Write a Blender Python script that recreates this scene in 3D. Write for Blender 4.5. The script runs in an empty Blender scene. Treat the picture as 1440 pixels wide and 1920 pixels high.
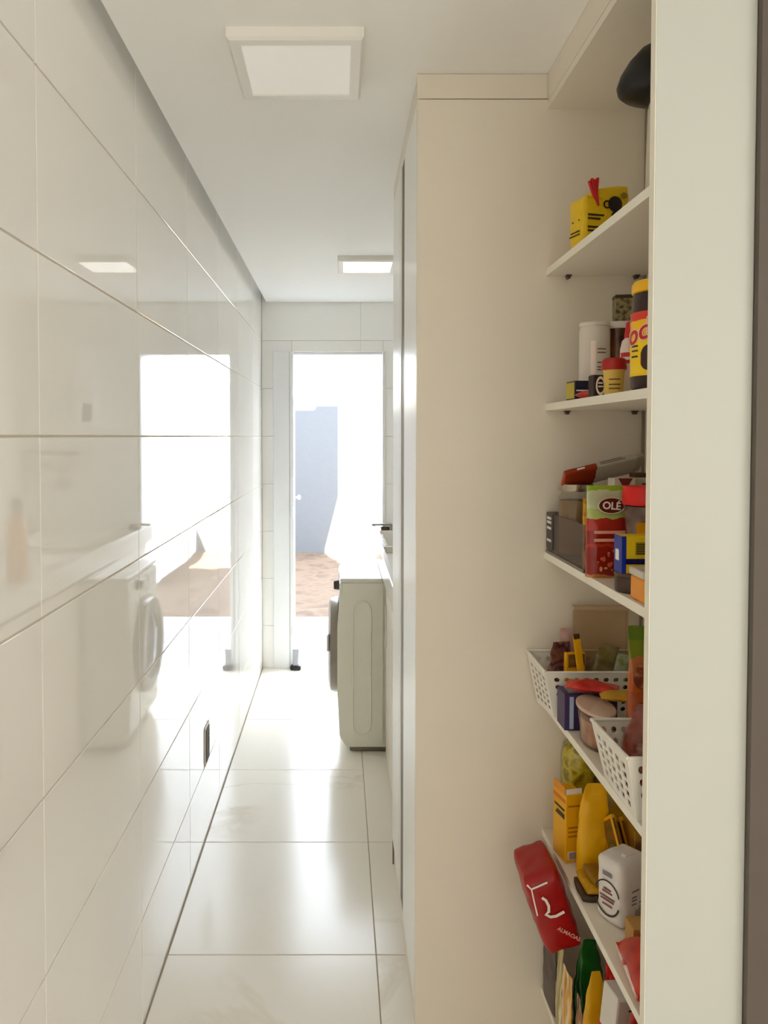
import bpy, bmesh, math, random
from mathutils import Vector, Matrix, noise

random.seed(7)
S = bpy.context.scene
COL = S.collection
R = math.radians

# ------------------------------------------------------------------ camera
cam_d = bpy.data.cameras.new('camera')
cam_d.sensor_fit = 'VERTICAL'
cam_d.sensor_height = 24.0
cam_d.lens = 24.0 * 1410.0 / 1920.0
cam_d.shift_x = 83.0 / 1920.0
cam_d.shift_y = -101.4 / 1920.0
cam_d.clip_start = 0.05
cam = bpy.data.objects.new('camera', cam_d)
cam.location = (0, 0, 1.55)
cam.rotation_euler = (R(90 - 1.65), 0, 0)
COL.objects.link(cam)
S.camera = cam

# ------------------------------------------------------------------ world, sun, kitchen fill lights, exposure
W = bpy.data.worlds.new('sky')
S.world = W
W.use_nodes = True
bg = W.node_tree.nodes['Background']
bg.inputs[0].default_value = (0.80, 0.89, 1.0, 1)
bg.inputs[1].default_value = 8.0

sun_d = bpy.data.lights.new('sun', 'SUN')
sun_d.energy = 88.0
sun_d.angle = R(0.6)
sun_d.color = (1.0, 0.93, 0.82)
sun = bpy.data.objects.new('sun', sun_d)
COL.objects.link(sun)
sdir = Vector((-0.241, 1.0, 0)).normalized() * math.cos(R(30)) + Vector((0, 0, -math.sin(R(30))))
sun.rotation_euler = sdir.to_track_quat('-Z', 'Y').to_euler()

def kitchen_fill_light(name, energy, size, loc, rot):                    # added fill from the unseen kitchen, placed at invented windows
    kw = bpy.data.lights.new(name, 'AREA')
    kw.shape = 'RECTANGLE'
    kw.size, kw.size_y = size
    kw.energy = energy
    kw.color = (1.0, 0.99, 0.97)
    kwo = bpy.data.objects.new(name, kw)
    kwo.location = loc
    kwo.rotation_euler = rot
    COL.objects.link(kwo)
kitchen_fill_light('back_kitchen_fill', 16.5, (2.4, 1.3), (1.0, -3.98, 1.55), (R(90), 0, 0))
kitchen_fill_light('side_kitchen_fill', 26.0, (2.0, 1.3), (3.0, -1.4, 1.55), (R(90), 0, R(90)))

S.view_settings.view_transform = 'Standard'
S.view_settings.look = 'None'
S.view_settings.gamma = 1.0
S.view_settings.exposure = 0.43
S.view_settings.use_curve_mapping = False
try:
    S.cycles.diffuse_bounces = 8
    S.cycles.max_bounces = 10
    S.cycles.glossy_bounces = 3
    S.cycles.transmission_bounces = 4
    S.cycles.transparent_max_bounces = 24
    S.cycles.caustics_refractive = False
except Exception:
    pass

# ------------------------------------------------------------------ materials
def lin(c):
    out = []
    for v in c[:3]:
        v /= 255.0
        out.append(v / 12.92 if v <= 0.04045 else ((v + 0.055) / 1.055) ** 2.4)
    return (*out, 1.0)

MATS = {}

def base_mat(name):
    m = bpy.data.materials.new(name)
    m.use_nodes = True
    nt = m.node_tree
    return m, nt, nt.nodes['Principled BSDF']

def mat(name, rgb, rough=0.5, metal=0.0, trans=0.0, ior=1.45, var=0.05, vscale=12.0, bump=0.0, bscale=60.0, coat=0.0, spec=0.5, emit=0.0):
    if name in MATS:
        return MATS[name]
    m, nt, p = base_mat(name)
    N, L = nt.nodes, nt.links
    p.inputs['Roughness'].default_value = rough
    p.inputs['Metallic'].default_value = metal
    p.inputs['IOR'].default_value = ior
    p.inputs['Transmission Weight'].default_value = trans
    p.inputs['Coat Weight'].default_value = coat
    p.inputs['Specular IOR Level'].default_value = spec
    c = lin(rgb)
    if emit:
        p.inputs['Emission Color'].default_value = c
        p.inputs['Emission Strength'].default_value = emit
    tc = N.new('ShaderNodeTexCoord')
    ns = N.new('ShaderNodeTexNoise'); ns.inputs['Scale'].default_value = vscale
    L.new(tc.outputs['Object'], ns.inputs['Vector'])
    cr = N.new('ShaderNodeValToRGB')
    cr.color_ramp.elements[0].position = 0.3; cr.color_ramp.elements[1].position = 0.7
    cr.color_ramp.elements[0].color = tuple(max(0, v * (1 - var)) for v in c[:3]) + (1,)
    cr.color_ramp.elements[1].color = tuple(min(1, v * (1 + var * 0.6)) for v in c[:3]) + (1,)
    L.new(ns.outputs['Fac'], cr.inputs['Fac'])
    L.new(cr.outputs['Color'], p.inputs['Base Color'])
    if bump:
        nb = N.new('ShaderNodeTexNoise'); nb.inputs['Scale'].default_value = bscale; nb.inputs['Detail'].default_value = 3
        L.new(tc.outputs['Object'], nb.inputs['Vector'])
        b = N.new('ShaderNodeBump'); b.inputs['Strength'].default_value = bump; b.inputs['Distance'].default_value = 0.01
        L.new(nb.outputs['Fac'], b.inputs['Height'])
        L.new(b.outputs['Normal'], p.inputs['Normal'])
    MATS[name] = m
    return m

def banded(name, stops, axis='Z', rough=0.35, wobble=0.03, wscale=6.0, bump=0.25, bscale=40.0, trans=0.0):
    """printed colour bands along one axis of the thing"""
    if name in MATS:
        return MATS[name]
    m, nt, p = base_mat(name)
    N, L = nt.nodes, nt.links
    p.inputs['Roughness'].default_value = rough
    p.inputs['Transmission Weight'].default_value = trans
    tc = N.new('ShaderNodeTexCoord')
    sp = N.new('ShaderNodeSeparateXYZ'); L.new(tc.outputs['Generated'], sp.inputs[0])
    ns = N.new('ShaderNodeTexNoise'); ns.inputs['Scale'].default_value = wscale
    L.new(tc.outputs['Generated'], ns.inputs['Vector'])
    ma = N.new('ShaderNodeMath'); ma.operation = 'MULTIPLY_ADD'
    ma.inputs[1].default_value = wobble
    L.new(ns.outputs['Fac'], ma.inputs[0]); L.new(sp.outputs[axis], ma.inputs[2])
    sb = N.new('ShaderNodeMath'); sb.operation = 'SUBTRACT'; sb.inputs[1].default_value = wobble * 0.5
    L.new(ma.outputs[0], sb.inputs[0])
    cr = N.new('ShaderNodeValToRGB'); cr.color_ramp.interpolation = 'CONSTANT'
    els = cr.color_ramp.elements
    while len(els) < len(stops):
        els.new(0.5)
    for e, (pos, rgb) in zip(els, stops):
        e.position = pos
    for e, (pos, rgb) in zip(els, stops):
        e.color = lin(rgb)
    L.new(sb.outputs[0], cr.inputs['Fac'])
    L.new(cr.outputs['Color'], p.inputs['Base Color'])
    if bump:
        nb = N.new('ShaderNodeTexNoise'); nb.inputs['Scale'].default_value = bscale
        L.new(tc.outputs['Object'], nb.inputs['Vector'])
        b = N.new('ShaderNodeBump'); b.inputs['Strength'].default_value = bump; b.inputs['Distance'].default_value = 0.004
        L.new(nb.outputs['Fac'], b.inputs['Height'])
        L.new(b.outputs['Normal'], p.inputs['Normal'])
    MATS[name] = m
    return m

def mottled(name, cols, scale=40.0, rough=0.4, bump=0.3, stretch=(1, 1, 1), trans=0.0):
    """several colours mixed in patches: printed photos, food seen through film"""
    if name in MATS:
        return MATS[name]
    m, nt, p = base_mat(name)
    N, L = nt.nodes, nt.links
    p.inputs['Roughness'].default_value = rough
    p.inputs['Transmission Weight'].default_value = trans
    tc = N.new('ShaderNodeTexCoord')
    mp = N.new('ShaderNodeMapping'); mp.inputs['Scale'].default_value = stretch
    L.new(tc.outputs['Object'], mp.inputs[0])
    ns = N.new('ShaderNodeTexNoise'); ns.inputs['Scale'].default_value = scale; ns.inputs['Detail'].default_value = 2.5
    L.new(mp.outputs[0], ns.inputs['Vector'])
    cr = N.new('ShaderNodeValToRGB')
    els = cr.color_ramp.elements
    n = len(cols)
    while len(els) < n:
        els.new(0.5)
    for i, (e, rgb) in enumerate(zip(els, cols)):
        e.position = 0.34 + 0.32 * i / max(1, n - 1)
    for e, rgb in zip(els, cols):
        e.color = lin(rgb)
    L.new(ns.outputs['Fac'], cr.inputs['Fac'])
    L.new(cr.outputs['Color'], p.inputs['Base Color'])
    if bump:
        b = N.new('ShaderNodeBump'); b.inputs['Strength'].default_value = bump; b.inputs['Distance'].default_value = 0.004
        L.new(ns.outputs['Fac'], b.inputs['Height'])
        L.new(b.outputs['Normal'], p.inputs['Normal'])
    MATS[name] = m
    return m

def thin_glass(name, rgb, ior=1.45, rough=0.04):
    """thin-walled clear glass or plastic: lets light straight through with a tint, mirrors at glancing angles"""
    m = bpy.data.materials.new(name)
    m.use_nodes = True
    N, L = m.node_tree.nodes, m.node_tree.links
    N.remove(N['Principled BSDF'])
    tr = N.new('ShaderNodeBsdfTransparent'); tr.inputs[0].default_value = lin(rgb)
    gl = N.new('ShaderNodeBsdfGlossy'); gl.inputs['Roughness'].default_value = rough
    lw = N.new('ShaderNodeLayerWeight'); lw.inputs['Blend'].default_value = 0.5
    pw = N.new('ShaderNodeMath'); pw.operation = 'POWER'; pw.inputs[1].default_value = 4.0
    L.new(lw.outputs['Facing'], pw.inputs[0])
    fr = N.new('ShaderNodeMath'); fr.operation = 'MULTIPLY_ADD'; fr.inputs[1].default_value = 0.55; fr.inputs[2].default_value = (ior - 1) * 0.1
    L.new(pw.outputs[0], fr.inputs[0])
    mx = N.new('ShaderNodeMixShader')
    L.new(fr.outputs[0], mx.inputs[0]); L.new(tr.outputs[0], mx.inputs[1]); L.new(gl.outputs[0], mx.inputs[2])
    L.new(mx.outputs[0], N['Material Output'].inputs[0])
    return m

def marble(name, rgb, vein, rough):
    m, nt, p = base_mat(name)
    N, L = nt.nodes, nt.links
    p.inputs['Roughness'].default_value = rough
    p.inputs['IOR'].default_value = 1.5
    g = N.new('ShaderNodeNewGeometry')
    ns = N.new('ShaderNodeTexNoise'); ns.inputs['Scale'].default_value = 1.5; ns.inputs['Detail'].default_value = 6
    ns.inputs['Roughness'].default_value = 0.55; ns.inputs['Distortion'].default_value = 1.1
    oi = N.new('ShaderNodeObjectInfo')
    mv = N.new('ShaderNodeMath'); mv.operation = 'MULTIPLY'; mv.inputs[1].default_value = 23.0
    L.new(oi.outputs['Random'], mv.inputs[0])
    cb = N.new('ShaderNodeCombineXYZ'); L.new(mv.outputs[0], cb.inputs[2])
    ad = N.new('ShaderNodeVectorMath'); ad.operation = 'ADD'
    L.new(g.outputs['Position'], ad.inputs[0]); L.new(cb.outputs[0], ad.inputs[1])
    L.new(ad.outputs[0], ns.inputs['Vector'])
    d = N.new('ShaderNodeMath'); d.operation = 'SUBTRACT'; d.inputs[1].default_value = 0.5
    L.new(ns.outputs['Fac'], d.inputs[0])
    a = N.new('ShaderNodeMath'); a.operation = 'ABSOLUTE'; L.new(d.outputs[0], a.inputs[0])
    cr = N.new('ShaderNodeValToRGB')
    e = cr.color_ramp.elements
    e[0].position = 0.0; e[0].color = lin(vein)
    e[1].position = 0.035; e[1].color = lin(rgb)
    L.new(a.outputs[0], cr.inputs['Fac'])
    n2 = N.new('ShaderNodeTexNoise'); n2.inputs['Scale'].default_value = 0.9
    L.new(ad.outputs[0], n2.inputs['Vector'])
    c2 = N.new('ShaderNodeValToRGB')
    c2.color_ramp.elements[0].position = 0.52; c2.color_ramp.elements[0].color = (0, 0, 0, 1)
    c2.color_ramp.elements[1].position = 0.66; c2.color_ramp.elements[1].color = (1, 1, 1, 1)
    L.new(n2.outputs['Fac'], c2.inputs['Fac'])
    mx = N.new('ShaderNodeMix'); mx.data_type = 'RGBA'
    mx.inputs[6].default_value = lin(rgb)
    L.new(c2.outputs['Color'], mx.inputs[0]); L.new(cr.outputs['Color'], mx.inputs[7])
    L.new(mx.outputs[2], p.inputs['Base Color'])
    return m

WHITE = mat('white_laminate', (238, 230, 216), 0.38, var=0.012, vscale=4)
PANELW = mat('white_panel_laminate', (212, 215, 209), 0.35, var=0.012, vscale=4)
CREAM = mat('cream_edge_band', (246, 242, 228), 0.4, var=0.01)
PLASTER = mat('ceiling_paint', (252, 252, 250), 0.85, var=0.012, vscale=3, bump=0.04, bscale=40)
WALLP = mat('kitchen_wall_paint', (236, 230, 216), 0.8, var=0.02, vscale=3, bump=0.04)
TILE = mat('glossy_wall_tile', (246, 244, 239), 0.025, ior=2.4, var=0.02, vscale=1.5, coat=0.0)
GROUT = mat('tile_grout', (214, 206, 190), 0.9, var=0.05)
ENDT = mat('end_wall_tile', (246, 245, 242), 0.12, var=0.015, vscale=2)
FLOORT = marble('marble_floor_tile', (250, 246, 237), (230, 220, 202), 0.19)
FGROUT = mat('floor_grout', (176, 166, 148), 0.9, var=0.05)
TAUPE = mat('dark_taupe_wall', (104, 95, 88), 0.6, var=0.03)
ALU = mat('white_aluminium', (232, 233, 234), 0.35, var=0.01)
BLACK = mat('black_plastic', (14, 12, 12), 0.38, var=0.1)
DARK = mat('dark_recess', (70, 60, 48), 0.7, var=0.1)
CHROME = mat('chrome', (205, 205, 205), 0.15, metal=1.0)
GREYP = mat('grey_plastic', (140, 136, 130), 0.4)
YARDW = mat('garden_wall_render', (104, 105, 107), 0.9, var=0.02, bump=0.1, bscale=30)
PORCH = mat('porch_tile', (140, 142, 147), 0.5, var=0.02)
GLASS = thin_glass('clear_glass', (251, 250, 247), 1.3)
CLEARP = thin_glass('clear_plastic', (250, 246, 240), 1.25, 0.12)

# ------------------------------------------------------------------ mesh helpers
def box(bm, x0, x1, y0, y1, z0, z1, bev=0.0, seg=1):
    r = bmesh.ops.create_cube(bm, size=1.0)
    vs = r['verts']
    for v in vs:
        v.co = Vector(((x0 + x1) / 2 + v.co.x * (x1 - x0), (y0 + y1) / 2 + v.co.y * (y1 - y0), (z0 + z1) / 2 + v.co.z * (z1 - z0)))
    if bev:
        es = list({e for v in vs for e in v.link_edges})
        bmesh.ops.bevel(bm, geom=es, offset=bev, segments=seg, affect='EDGES', profile=0.5)
    return bm

def obj(name, bm, material, parent=None, smooth=False):
    me = bpy.data.meshes.new(name)
    if isinstance(bm, bmesh.types.BMesh):
        bmesh.ops.recalc_face_normals(bm, faces=bm.faces[:])
        bm.to_mesh(me); bm.free()
    else:
        me = bm
    if material:
        me.materials.clear(); me.materials.append(material)
    if smooth:
        for p in me.polygons:
            p.use_smooth = True
    o = bpy.data.objects.new(name, me)
    COL.objects.link(o)
    if parent:
        o.parent = parent
    return o

def soft(o, angle=40):
    for p in o.data.polygons:
        p.use_smooth = True
    try:
        o.data.set_sharp_from_angle(angle=R(angle))
    except Exception:
        pass
    return o

def pbox(name, m, parent, x0, x1, y0, y1, z0, z1, bev=0.0, seg=2):
    return obj(name, box(bmesh.new(), x0, x1, y0, y1, z0, z1, bev, seg), m, parent)

def struct(o):
    o['kind'] = 'structure'
    return o

def sbox(name, m, *a, **k):
    return struct(pbox(name, m, None, *a, **k))

def tag(o, label, cat, group=None):
    o['label'] = label; o['category'] = cat
    if group:
        o['group'] = group
    return o

def thing(name, label, cat, loc=(0, 0, 0), rz=0.0, rot=None, group=None):
    o = bpy.data.objects.new(name, None)
    o.empty_display_size = 0.02
    o.location = loc
    o.rotation_euler = rot if rot else (0, 0, rz)
    COL.objects.link(o)
    return tag(o, label, cat, group)

def lathe(profile, seg=32, cx=0.0, cy=0.0, sx=1.0, sy=1.0):
    bm = bmesh.new()
    rings = []
    for r, z in profile:
        if r < 1e-6:
            rings.append([bm.verts.new((cx, cy, z))])
        else:
            rings.append([bm.verts.new((cx + sx * r * math.cos(2 * math.pi * i / seg), cy + sy * r * math.sin(2 * math.pi * i / seg), z)) for i in range(seg)])
    for a, b in zip(rings, rings[1:]):
        for i in range(seg):
            j = (i + 1) % seg
            if len(a) == 1 and len(b) == 1:
                continue
            if len(a) == 1:
                bm.faces.new((a[0], b[j], b[i]))
            elif len(b) == 1:
                bm.faces.new((a[i], a[j], b[0]))
            else:
                bm.faces.new((a[i], a[j], b[j], b[i]))
    return bm

def tube(pts, r, seg=10):
    bm = bmesh.new()
    rings = []
    pts = [Vector(p) for p in pts]
    for i, p in enumerate(pts):
        t = (pts[min(i + 1, len(pts) - 1)] - pts[max(i - 1, 0)]).normalized()
        u = t.orthogonal().normalized() if i == 0 else (u - t * u.dot(t)).normalized()
        v = t.cross(u)
        rings.append([bm.verts.new(p + r * (math.cos(2 * math.pi * k / seg) * u + math.sin(2 * math.pi * k / seg) * v)) for k in range(seg)])
    for a, b in zip(rings, rings[1:]):
        for k in range(seg):
            bm.faces.new((a[k], a[(k + 1) % seg], b[(k + 1) % seg], b[k]))
    bm.faces.new(rings[0][::-1]); bm.faces.new(rings[-1])
    return bm

def softbox(w, d, h, cuts=7, puff=0.06, crumple=0.003, rnd=0.12, seed=0, x0=None):
    """a filled paper or film pack: a block with rounded edges, bulged faces and creases; base at z=0"""
    bm = bmesh.new()
    bmesh.ops.create_cube(bm, size=2.0)
    bmesh.ops.subdivide_edges(bm, edges=bm.edges[:], cuts=cuts, use_grid_fill=True)
    off = Vector((seed * 3.1, seed * 1.7, seed * 2.3))
    m = min(w, d, h) / 2
    for v in bm.verts:
        p = v.co.copy()
        q = Vector((p.x * w / 2, p.y * d / 2, p.z * h / 2))
        r = rnd * m
        inner = Vector((max(-w / 2 + r, min(w / 2 - r, q.x)), max(-d / 2 + r, min(d / 2 - r, q.y)), max(-h / 2 + r, min(h / 2 - r, q.z))))
        dv = q - inner
        if dv.length > 1e-9:
            q = inner + dv.normalized() * r
        bx = puff * m * (1 - p.y ** 2) * (1 - p.z ** 2)
        by = puff * m * (1 - p.x ** 2) * (1 - p.z ** 2)
        if abs(p.x) > 0.999: q.x += math.copysign(bx, p.x)
        if abs(p.y) > 0.999: q.y += math.copysign(by, p.y)
        n = noise.noise_vector(q * 38 + off)
        q += n * crumple
        q.z = max(q.z, -h / 2)
        v.co = q + Vector((0, 0, h / 2))
    return bm

def pouch(w, d, h, seed=0, crumple=0.003, topw=1.0, nv=18, nu=28, seal=0.09, droop=0.0, taper=0.0, skew=0.0):
    """a stand-up film pouch: wide rounded foot, pinched flat seal at the top"""
    bm = bmesh.new()
    off = Vector((seed * 5.3, seed * 2.9, seed))
    rings = []
    for j in range(nv + 1):
        t = j / nv
        f = (1 - max(0, (t - 0.12) / (1 - seal - 0.12)) ** 1.8) if t > 0.12 else (0.86 + 0.14 * math.sin(t / 0.12 * math.pi / 2))
        if t > 1 - seal: f = 0.0
        f = max(f, 0.035)
        ww = w / 2 * (0.97 + (topw - 0.97) * t) * (1 - taper * t ** 4)
        ring = []
        for i in range(nu):
            a = 2 * math.pi * i / nu
            cx, sy = math.cos(a), math.sin(a)
            x = math.copysign(abs(cx) ** 0.7, cx) * ww
            y = math.copysign(abs(sy) ** 0.75, sy) * d / 2 * f
            p = Vector((x, y, t * h))
            n = noise.noise_vector(Vector((x, y * 0.6, t * h)) * 42 + off)
            k = min(1, t * 5)
            p += Vector((n.x * 0.5, n.y, n.z * 0.4)) * crumple * k
            p.y += droop * t * t
            p.x += skew * t ** 3
            p.z = max(p.z, 0)
            ring.append(bm.verts.new(p))
        rings.append(ring)
    for a, b in zip(rings, rings[1:]):
        for i in range(nu):
            j = (i + 1) % nu
            bm.faces.new((a[i], a[j], b[j], b[i]))
    bm.faces.new(rings[0][::-1]); bm.faces.new(rings[-1])
    return bm

def pillow(w, h, t, seed=0, crumple=0.003, n=14, p=2.4):
    """a pillow bag lying in the XY plane, crimped ends along +-Y; lowest point at z=0"""
    bm = bmesh.new()
    off = Vector((seed * 4.1, seed, seed * 2.2))
    vs = {}
    for s in (1, -1):
        for i in range(n + 1):
            for j in range(n + 1):
                u, v = -1 + 2 * i / n, -1 + 2 * j / n
                edge = i in (0, n) or j in (0, n)
                if s == -1 and edge:
                    vs[s, i, j] = vs[1, i, j]; continue
                th = t / 2 * max(0, (1 - abs(u) ** p)) ** 0.6 * max(0, 1 - abs(v) ** (p * 1.6)) ** 0.7
                z = s * th
                q = Vector((u * w / 2 * (1 - 0.05 * (1 - abs(v))), v * h / 2, z))
                nn = noise.noise_vector(Vector((q.x, q.y, s * 0.02)) * 36 + off)
                q += Vector((nn.x * 0.4, nn.y * 0.4, nn.z)) * crumple
                vs[s, i, j] = bm.verts.new(q)
    for s in (1, -1):
        for i in range(n):
            for j in range(n):
                f = [vs[s, i, j], vs[s, i + 1, j], vs[s, i + 1, j + 1], vs[s, i, j + 1]]
                bm.faces.new(f if s == 1 else f[::-1])
    mn = min(v.co.z for v in bm.verts)
    for v in bm.verts:
        v.co.z -= mn
    return bm

def standup(bm):
    """turn a pillow lying in XY so that it stands: its length becomes the height, base at z=0"""
    for v in bm.verts:
        x, y, z = v.co
        v.co = Vector((x, -z, y))
    mn = min(v.co.z for v in bm.verts); my = sum(v.co.y for v in bm.verts) / len(bm.verts)
    for v in bm.verts:
        v.co.z -= mn; v.co.y -= my
    return bm

_dg = None
def text_mesh(s, size, extrude=0.0003, offset=0.0):
    cu = bpy.data.curves.new('lettering', 'FONT')
    cu.body = s; cu.size = size; cu.extrude = extrude; cu.offset = offset
    cu.align_x = 'CENTER'; cu.align_y = 'CENTER'
    cu.resolution_u = 4
    o = bpy.data.objects.new('lettering', cu)
    COL.objects.link(o)
    dg = bpy.context.evaluated_depsgraph_get()
    me = bpy.data.meshes.new_from_object(o.evaluated_get(dg))
    bpy.data.objects.remove(o)
    return me

def lettering(s, size, m, parent, loc, face='-Y', roll=0.0, bold=1.0, sx=1.0):
    me = text_mesh(s, size, 0.0003, size * 0.022)
    o = obj('lettering', me, m, parent)
    base = Matrix.Rotation(R(90), 4, 'X')
    if face == '-X':
        base = Matrix.Rotation(R(-90), 4, 'Z') @ base
    o.matrix_local = Matrix.Translation(loc) @ base @ Matrix.Rotation(roll, 4, 'Z') @ Matrix.Diagonal((sx, bold, 1, 1))
    return o

def wrap_text(s, size, m, parent, r, a0, z, tilt=0.0, offset=0.0):
    """letters bent round an upright jar of radius r, centred at angle a0"""
    me = text_mesh(s, size, 0.0004, offset)
    for v in me.vertices:
        x, y, e = v.co
        zz = y + tilt * x
        a = a0 + x / r
        rr = r + 0.0006 + e
        v.co = Vector((rr * math.cos(a), rr * math.sin(a), z + zz))
    return obj('lettering', me, m, parent)

def strokes(parent, m, x0, x1, y, zs, h=0.003, face='-Y'):
    """rows of print too small to read, as thin bars"""
    for i, z in enumerate(zs):
        bm = bmesh.new()
        a, b = x0, x1 - (x1 - x0) * (0.12 * ((i * 7) % 3))
        if face == '-Y':
            box(bm, a, b, y - 0.0006, y, z, z + h)
        else:
            box(bm, y - 0.0006, y, a, b, z, z + h)
        obj('print_line', bm, m, parent)

# ------------------------------------------------------------------ the room
XL = -0.517          # face of the tiled left wall
YE = 5.0             # face of the end wall
ZC = 2.435           # ceiling

floor = sbox('floor', FGROUT, -0.56, 3.05, -4.05, 5.0, -0.06, -0.0025)
ft_cols = [(-0.515, 0.109), (0.109, 0.733), (0.733, 1.357)] + [(1.357 + 0.624 * k, 1.981 + 0.624 * k) for k in range(2)] + [(2.605, 3.05)]
cache = {}
def tile_obj(name, key, dims, m, parent, loc, bev=0.0012):
    if key not in cache:
        bm = box(bmesh.new(), -dims[0] / 2, dims[0] / 2, -dims[1] / 2, dims[1] / 2, -dims[2] / 2, dims[2] / 2, bev, 1)
        me = bpy.data.meshes.new(name); bmesh.ops.recalc_face_normals(bm, faces=bm.faces[:]); bm.to_mesh(me); bm.free()
        me.materials.append(m); cache[key] = me
    o = bpy.data.objects.new(name, cache[key]); COL.objects.link(o)
    o.location = loc; o.parent = parent
    return o
G = 0.0030
ys = [2.206 + 0.624 * k for k in range(-10, 5)] + [5.0]
for y0, y1 in zip(ys, ys[1:]):
    for x0, x1 in ft_cols:
        if y0 > 1.2:
            if x0 > 1.0: continue
            x1 = min(x1, 1.05)
        w, d = x1 - x0 - G, y1 - y0 - G
        tile_obj('floor_tile', ('f', round(w, 4), round(d, 4)), (w, d, 0.01), FLOORT, floor, ((x0 + x1) / 2, (y0 + y1) / 2, -0.005))

wall_left = sbox('wall_left', GROUT, -0.60, XL - 0.003, -4.05, 5.2, -0.06, 2.62)
zr = [0.0] + [1.55 + 0.3165 * k for k in range(-4, 3)] + [2.50]
yc = [1.295 + 0.633 * k for k in range(-4, 6)] + [5.0]
GW = 0.0040
for z0, z1 in zip(zr, zr[1:]):
    for y0, y1 in zip(yc, yc[1:]):
        d, h = y1 - y0 - GW, z1 - z0 - GW
        tile_obj('wall_tile', ('w', round(d, 4), round(h, 4)), (0.01, d, h), TILE, wall_left, (XL - 0.005, (y0 + y1) / 2, (z0 + z1) / 2), 0.0012)

# ceiling with a recessed shadow joint along the left and end walls
ceiling = sbox('ceiling', PLASTER, -0.485, 3.05, -4.05, 4.985, ZC, ZC + 0.05)
sbox('trim_1', PLASTER, XL - 0.002, -0.485, -4.05, 5.0, ZC + 0.062, ZC + 0.08)
sbox('trim_3', PLASTER, -0.485, -0.475, -4.05, 5.0, ZC + 0.05, ZC + 0.08)
sbox('trim_2', PLASTER, -0.485, 1.05, 4.985, 5.0, ZC + 0.02, ZC + 0.05)

# end wall with the door opening, tiled
DX0, DX1, DZ = -0.318, 0.287, 2.11
wall_end = struct(obj('wall_end', None or (lambda b: (box(b, -0.56, DX0, YE + 0.008, 5.16, -0.06, 2.62), box(b, DX1, 1.10, YE + 0.008, 5.16, -0.06, 2.62), box(b, DX0, DX1, YE + 0.008, 5.16, DZ, 2.62), b)[-1])(bmesh.new()), mat('end_wall_grout', (226, 222, 214), 0.9)))
xr = [-0.517, 0.138, 0.771, 1.05]
def end_tile(x0, x1, z0, z1):
    if x1 - x0 < 0.006 or z1 - z0 < 0.006: return
    pbox('wall_tile', ENDT, wall_end, x0 + .001, x1 - .001, YE - 0.002, YE + 0.008, z0 + .001, z1 - .001, 0.0008, 1)
for z0, z1 in zip(zr, zr[1:]):
    for x0, x1 in zip(xr, xr[1:]):
        if z1 <= DZ + 0.01 or z0 < DZ:
            lo_top = min(z1, DZ)
            if x0 < DX0: end_tile(x0, min(x1, DX0), z0, z1 if x1 <= DX0 else z1)
            if x1 > DX1: end_tile(max(x0, DX1), x1, z0, z1)
            if z1 > DZ and x0 < DX1 and x1 > DX0: end_tile(max(x0, DX0), min(x1, DX1), DZ, z1)
        else:
            end_tile(x0, x1, z0, z1)

wall_right = sbox('wall_right', WALLP, 1.05, 1.10, 1.80, 5.16, -0.06, 2.62)
sbox('wall_behind_pantry', WALLP, 0.80, 1.05, 1.80, 1.86, -0.0, 2.62)
sbox('wall_near_right', TAUPE, 0.6675, 3.05, 1.206, 1.234, 0.0, 2.62)
sbox('wall_kitchen_right', WALLP, 3.05, 3.13, -4.05, 1.234, -0.06, 2.62)
sbox('wall_kitchen_back', WALLP, -0.60, 3.13, -4.13, -4.05, -0.06, 2.62)
def added_window(name, loc, rz):  # unseen windows added to go with the fill lights, on solid walls
    kwin = bpy.data.objects.new(name, None); COL.objects.link(kwin)
    kwin.location = loc; kwin.rotation_euler = (0, 0, rz); struct(kwin)
    for a in ((-1.3, 1.3, 0.65, 0.73), (-1.3, 1.3, -0.73, -0.65), (-1.3, -1.22, -0.65, 0.65), (1.22, 1.3, -0.65, 0.65), (-0.03, 0.03, -0.65, 0.65)):
        pbox('window_frame', ALU, kwin, a[0], a[1], -0.02, 0.03, a[2], a[3])
    pbox('pane', GLASS, kwin, -1.22, 1.22, -0.004, 0.0, -0.65, 0.65)
added_window('fill_window_1', (1.0, -4.02, 1.55), 0)
added_window('fill_window_2', (3.03, -1.4, 1.55), R(90))
sbox('roof_slab', YARDW, -0.60, 3.13, -4.13, 1.26, 2.62, 2.74)
sbox('roof_slab_laundry', YARDW, -0.60, 1.10, 1.26, 5.16, 2.62, 2.74)

# unseen facade and an added upper block, outlined to throw the yard shadow
fm = bmesh.new()
prof = [(1.10, 2.0), (1.10, 3.13), (1.29, 3.88), (1.29, 5.18), (0.95, 5.18), (0.95, 5.12), (-6.0, 5.12), (-6.0, 2.0)]
va = [fm.verts.new((x, 4.9, z + 0.62 if False else max(z, 2.74))) for x, z in prof]
vb = [fm.verts.new((x, 5.25, max(z, 2.74))) for x, z in prof]
fm.faces.new(va); fm.faces.new(vb[::-1])
for i in range(len(prof)):
    j = (i + 1) % len(prof)
    fm.faces.new((va[i], va[j], vb[j], vb[i]))
struct(obj('shadow_upper_block', fm, YARDW))
sbox('wall_facade', YARDW, -6.0, -0.60, 5.0, 5.25, -0.15, 2.74)

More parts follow.
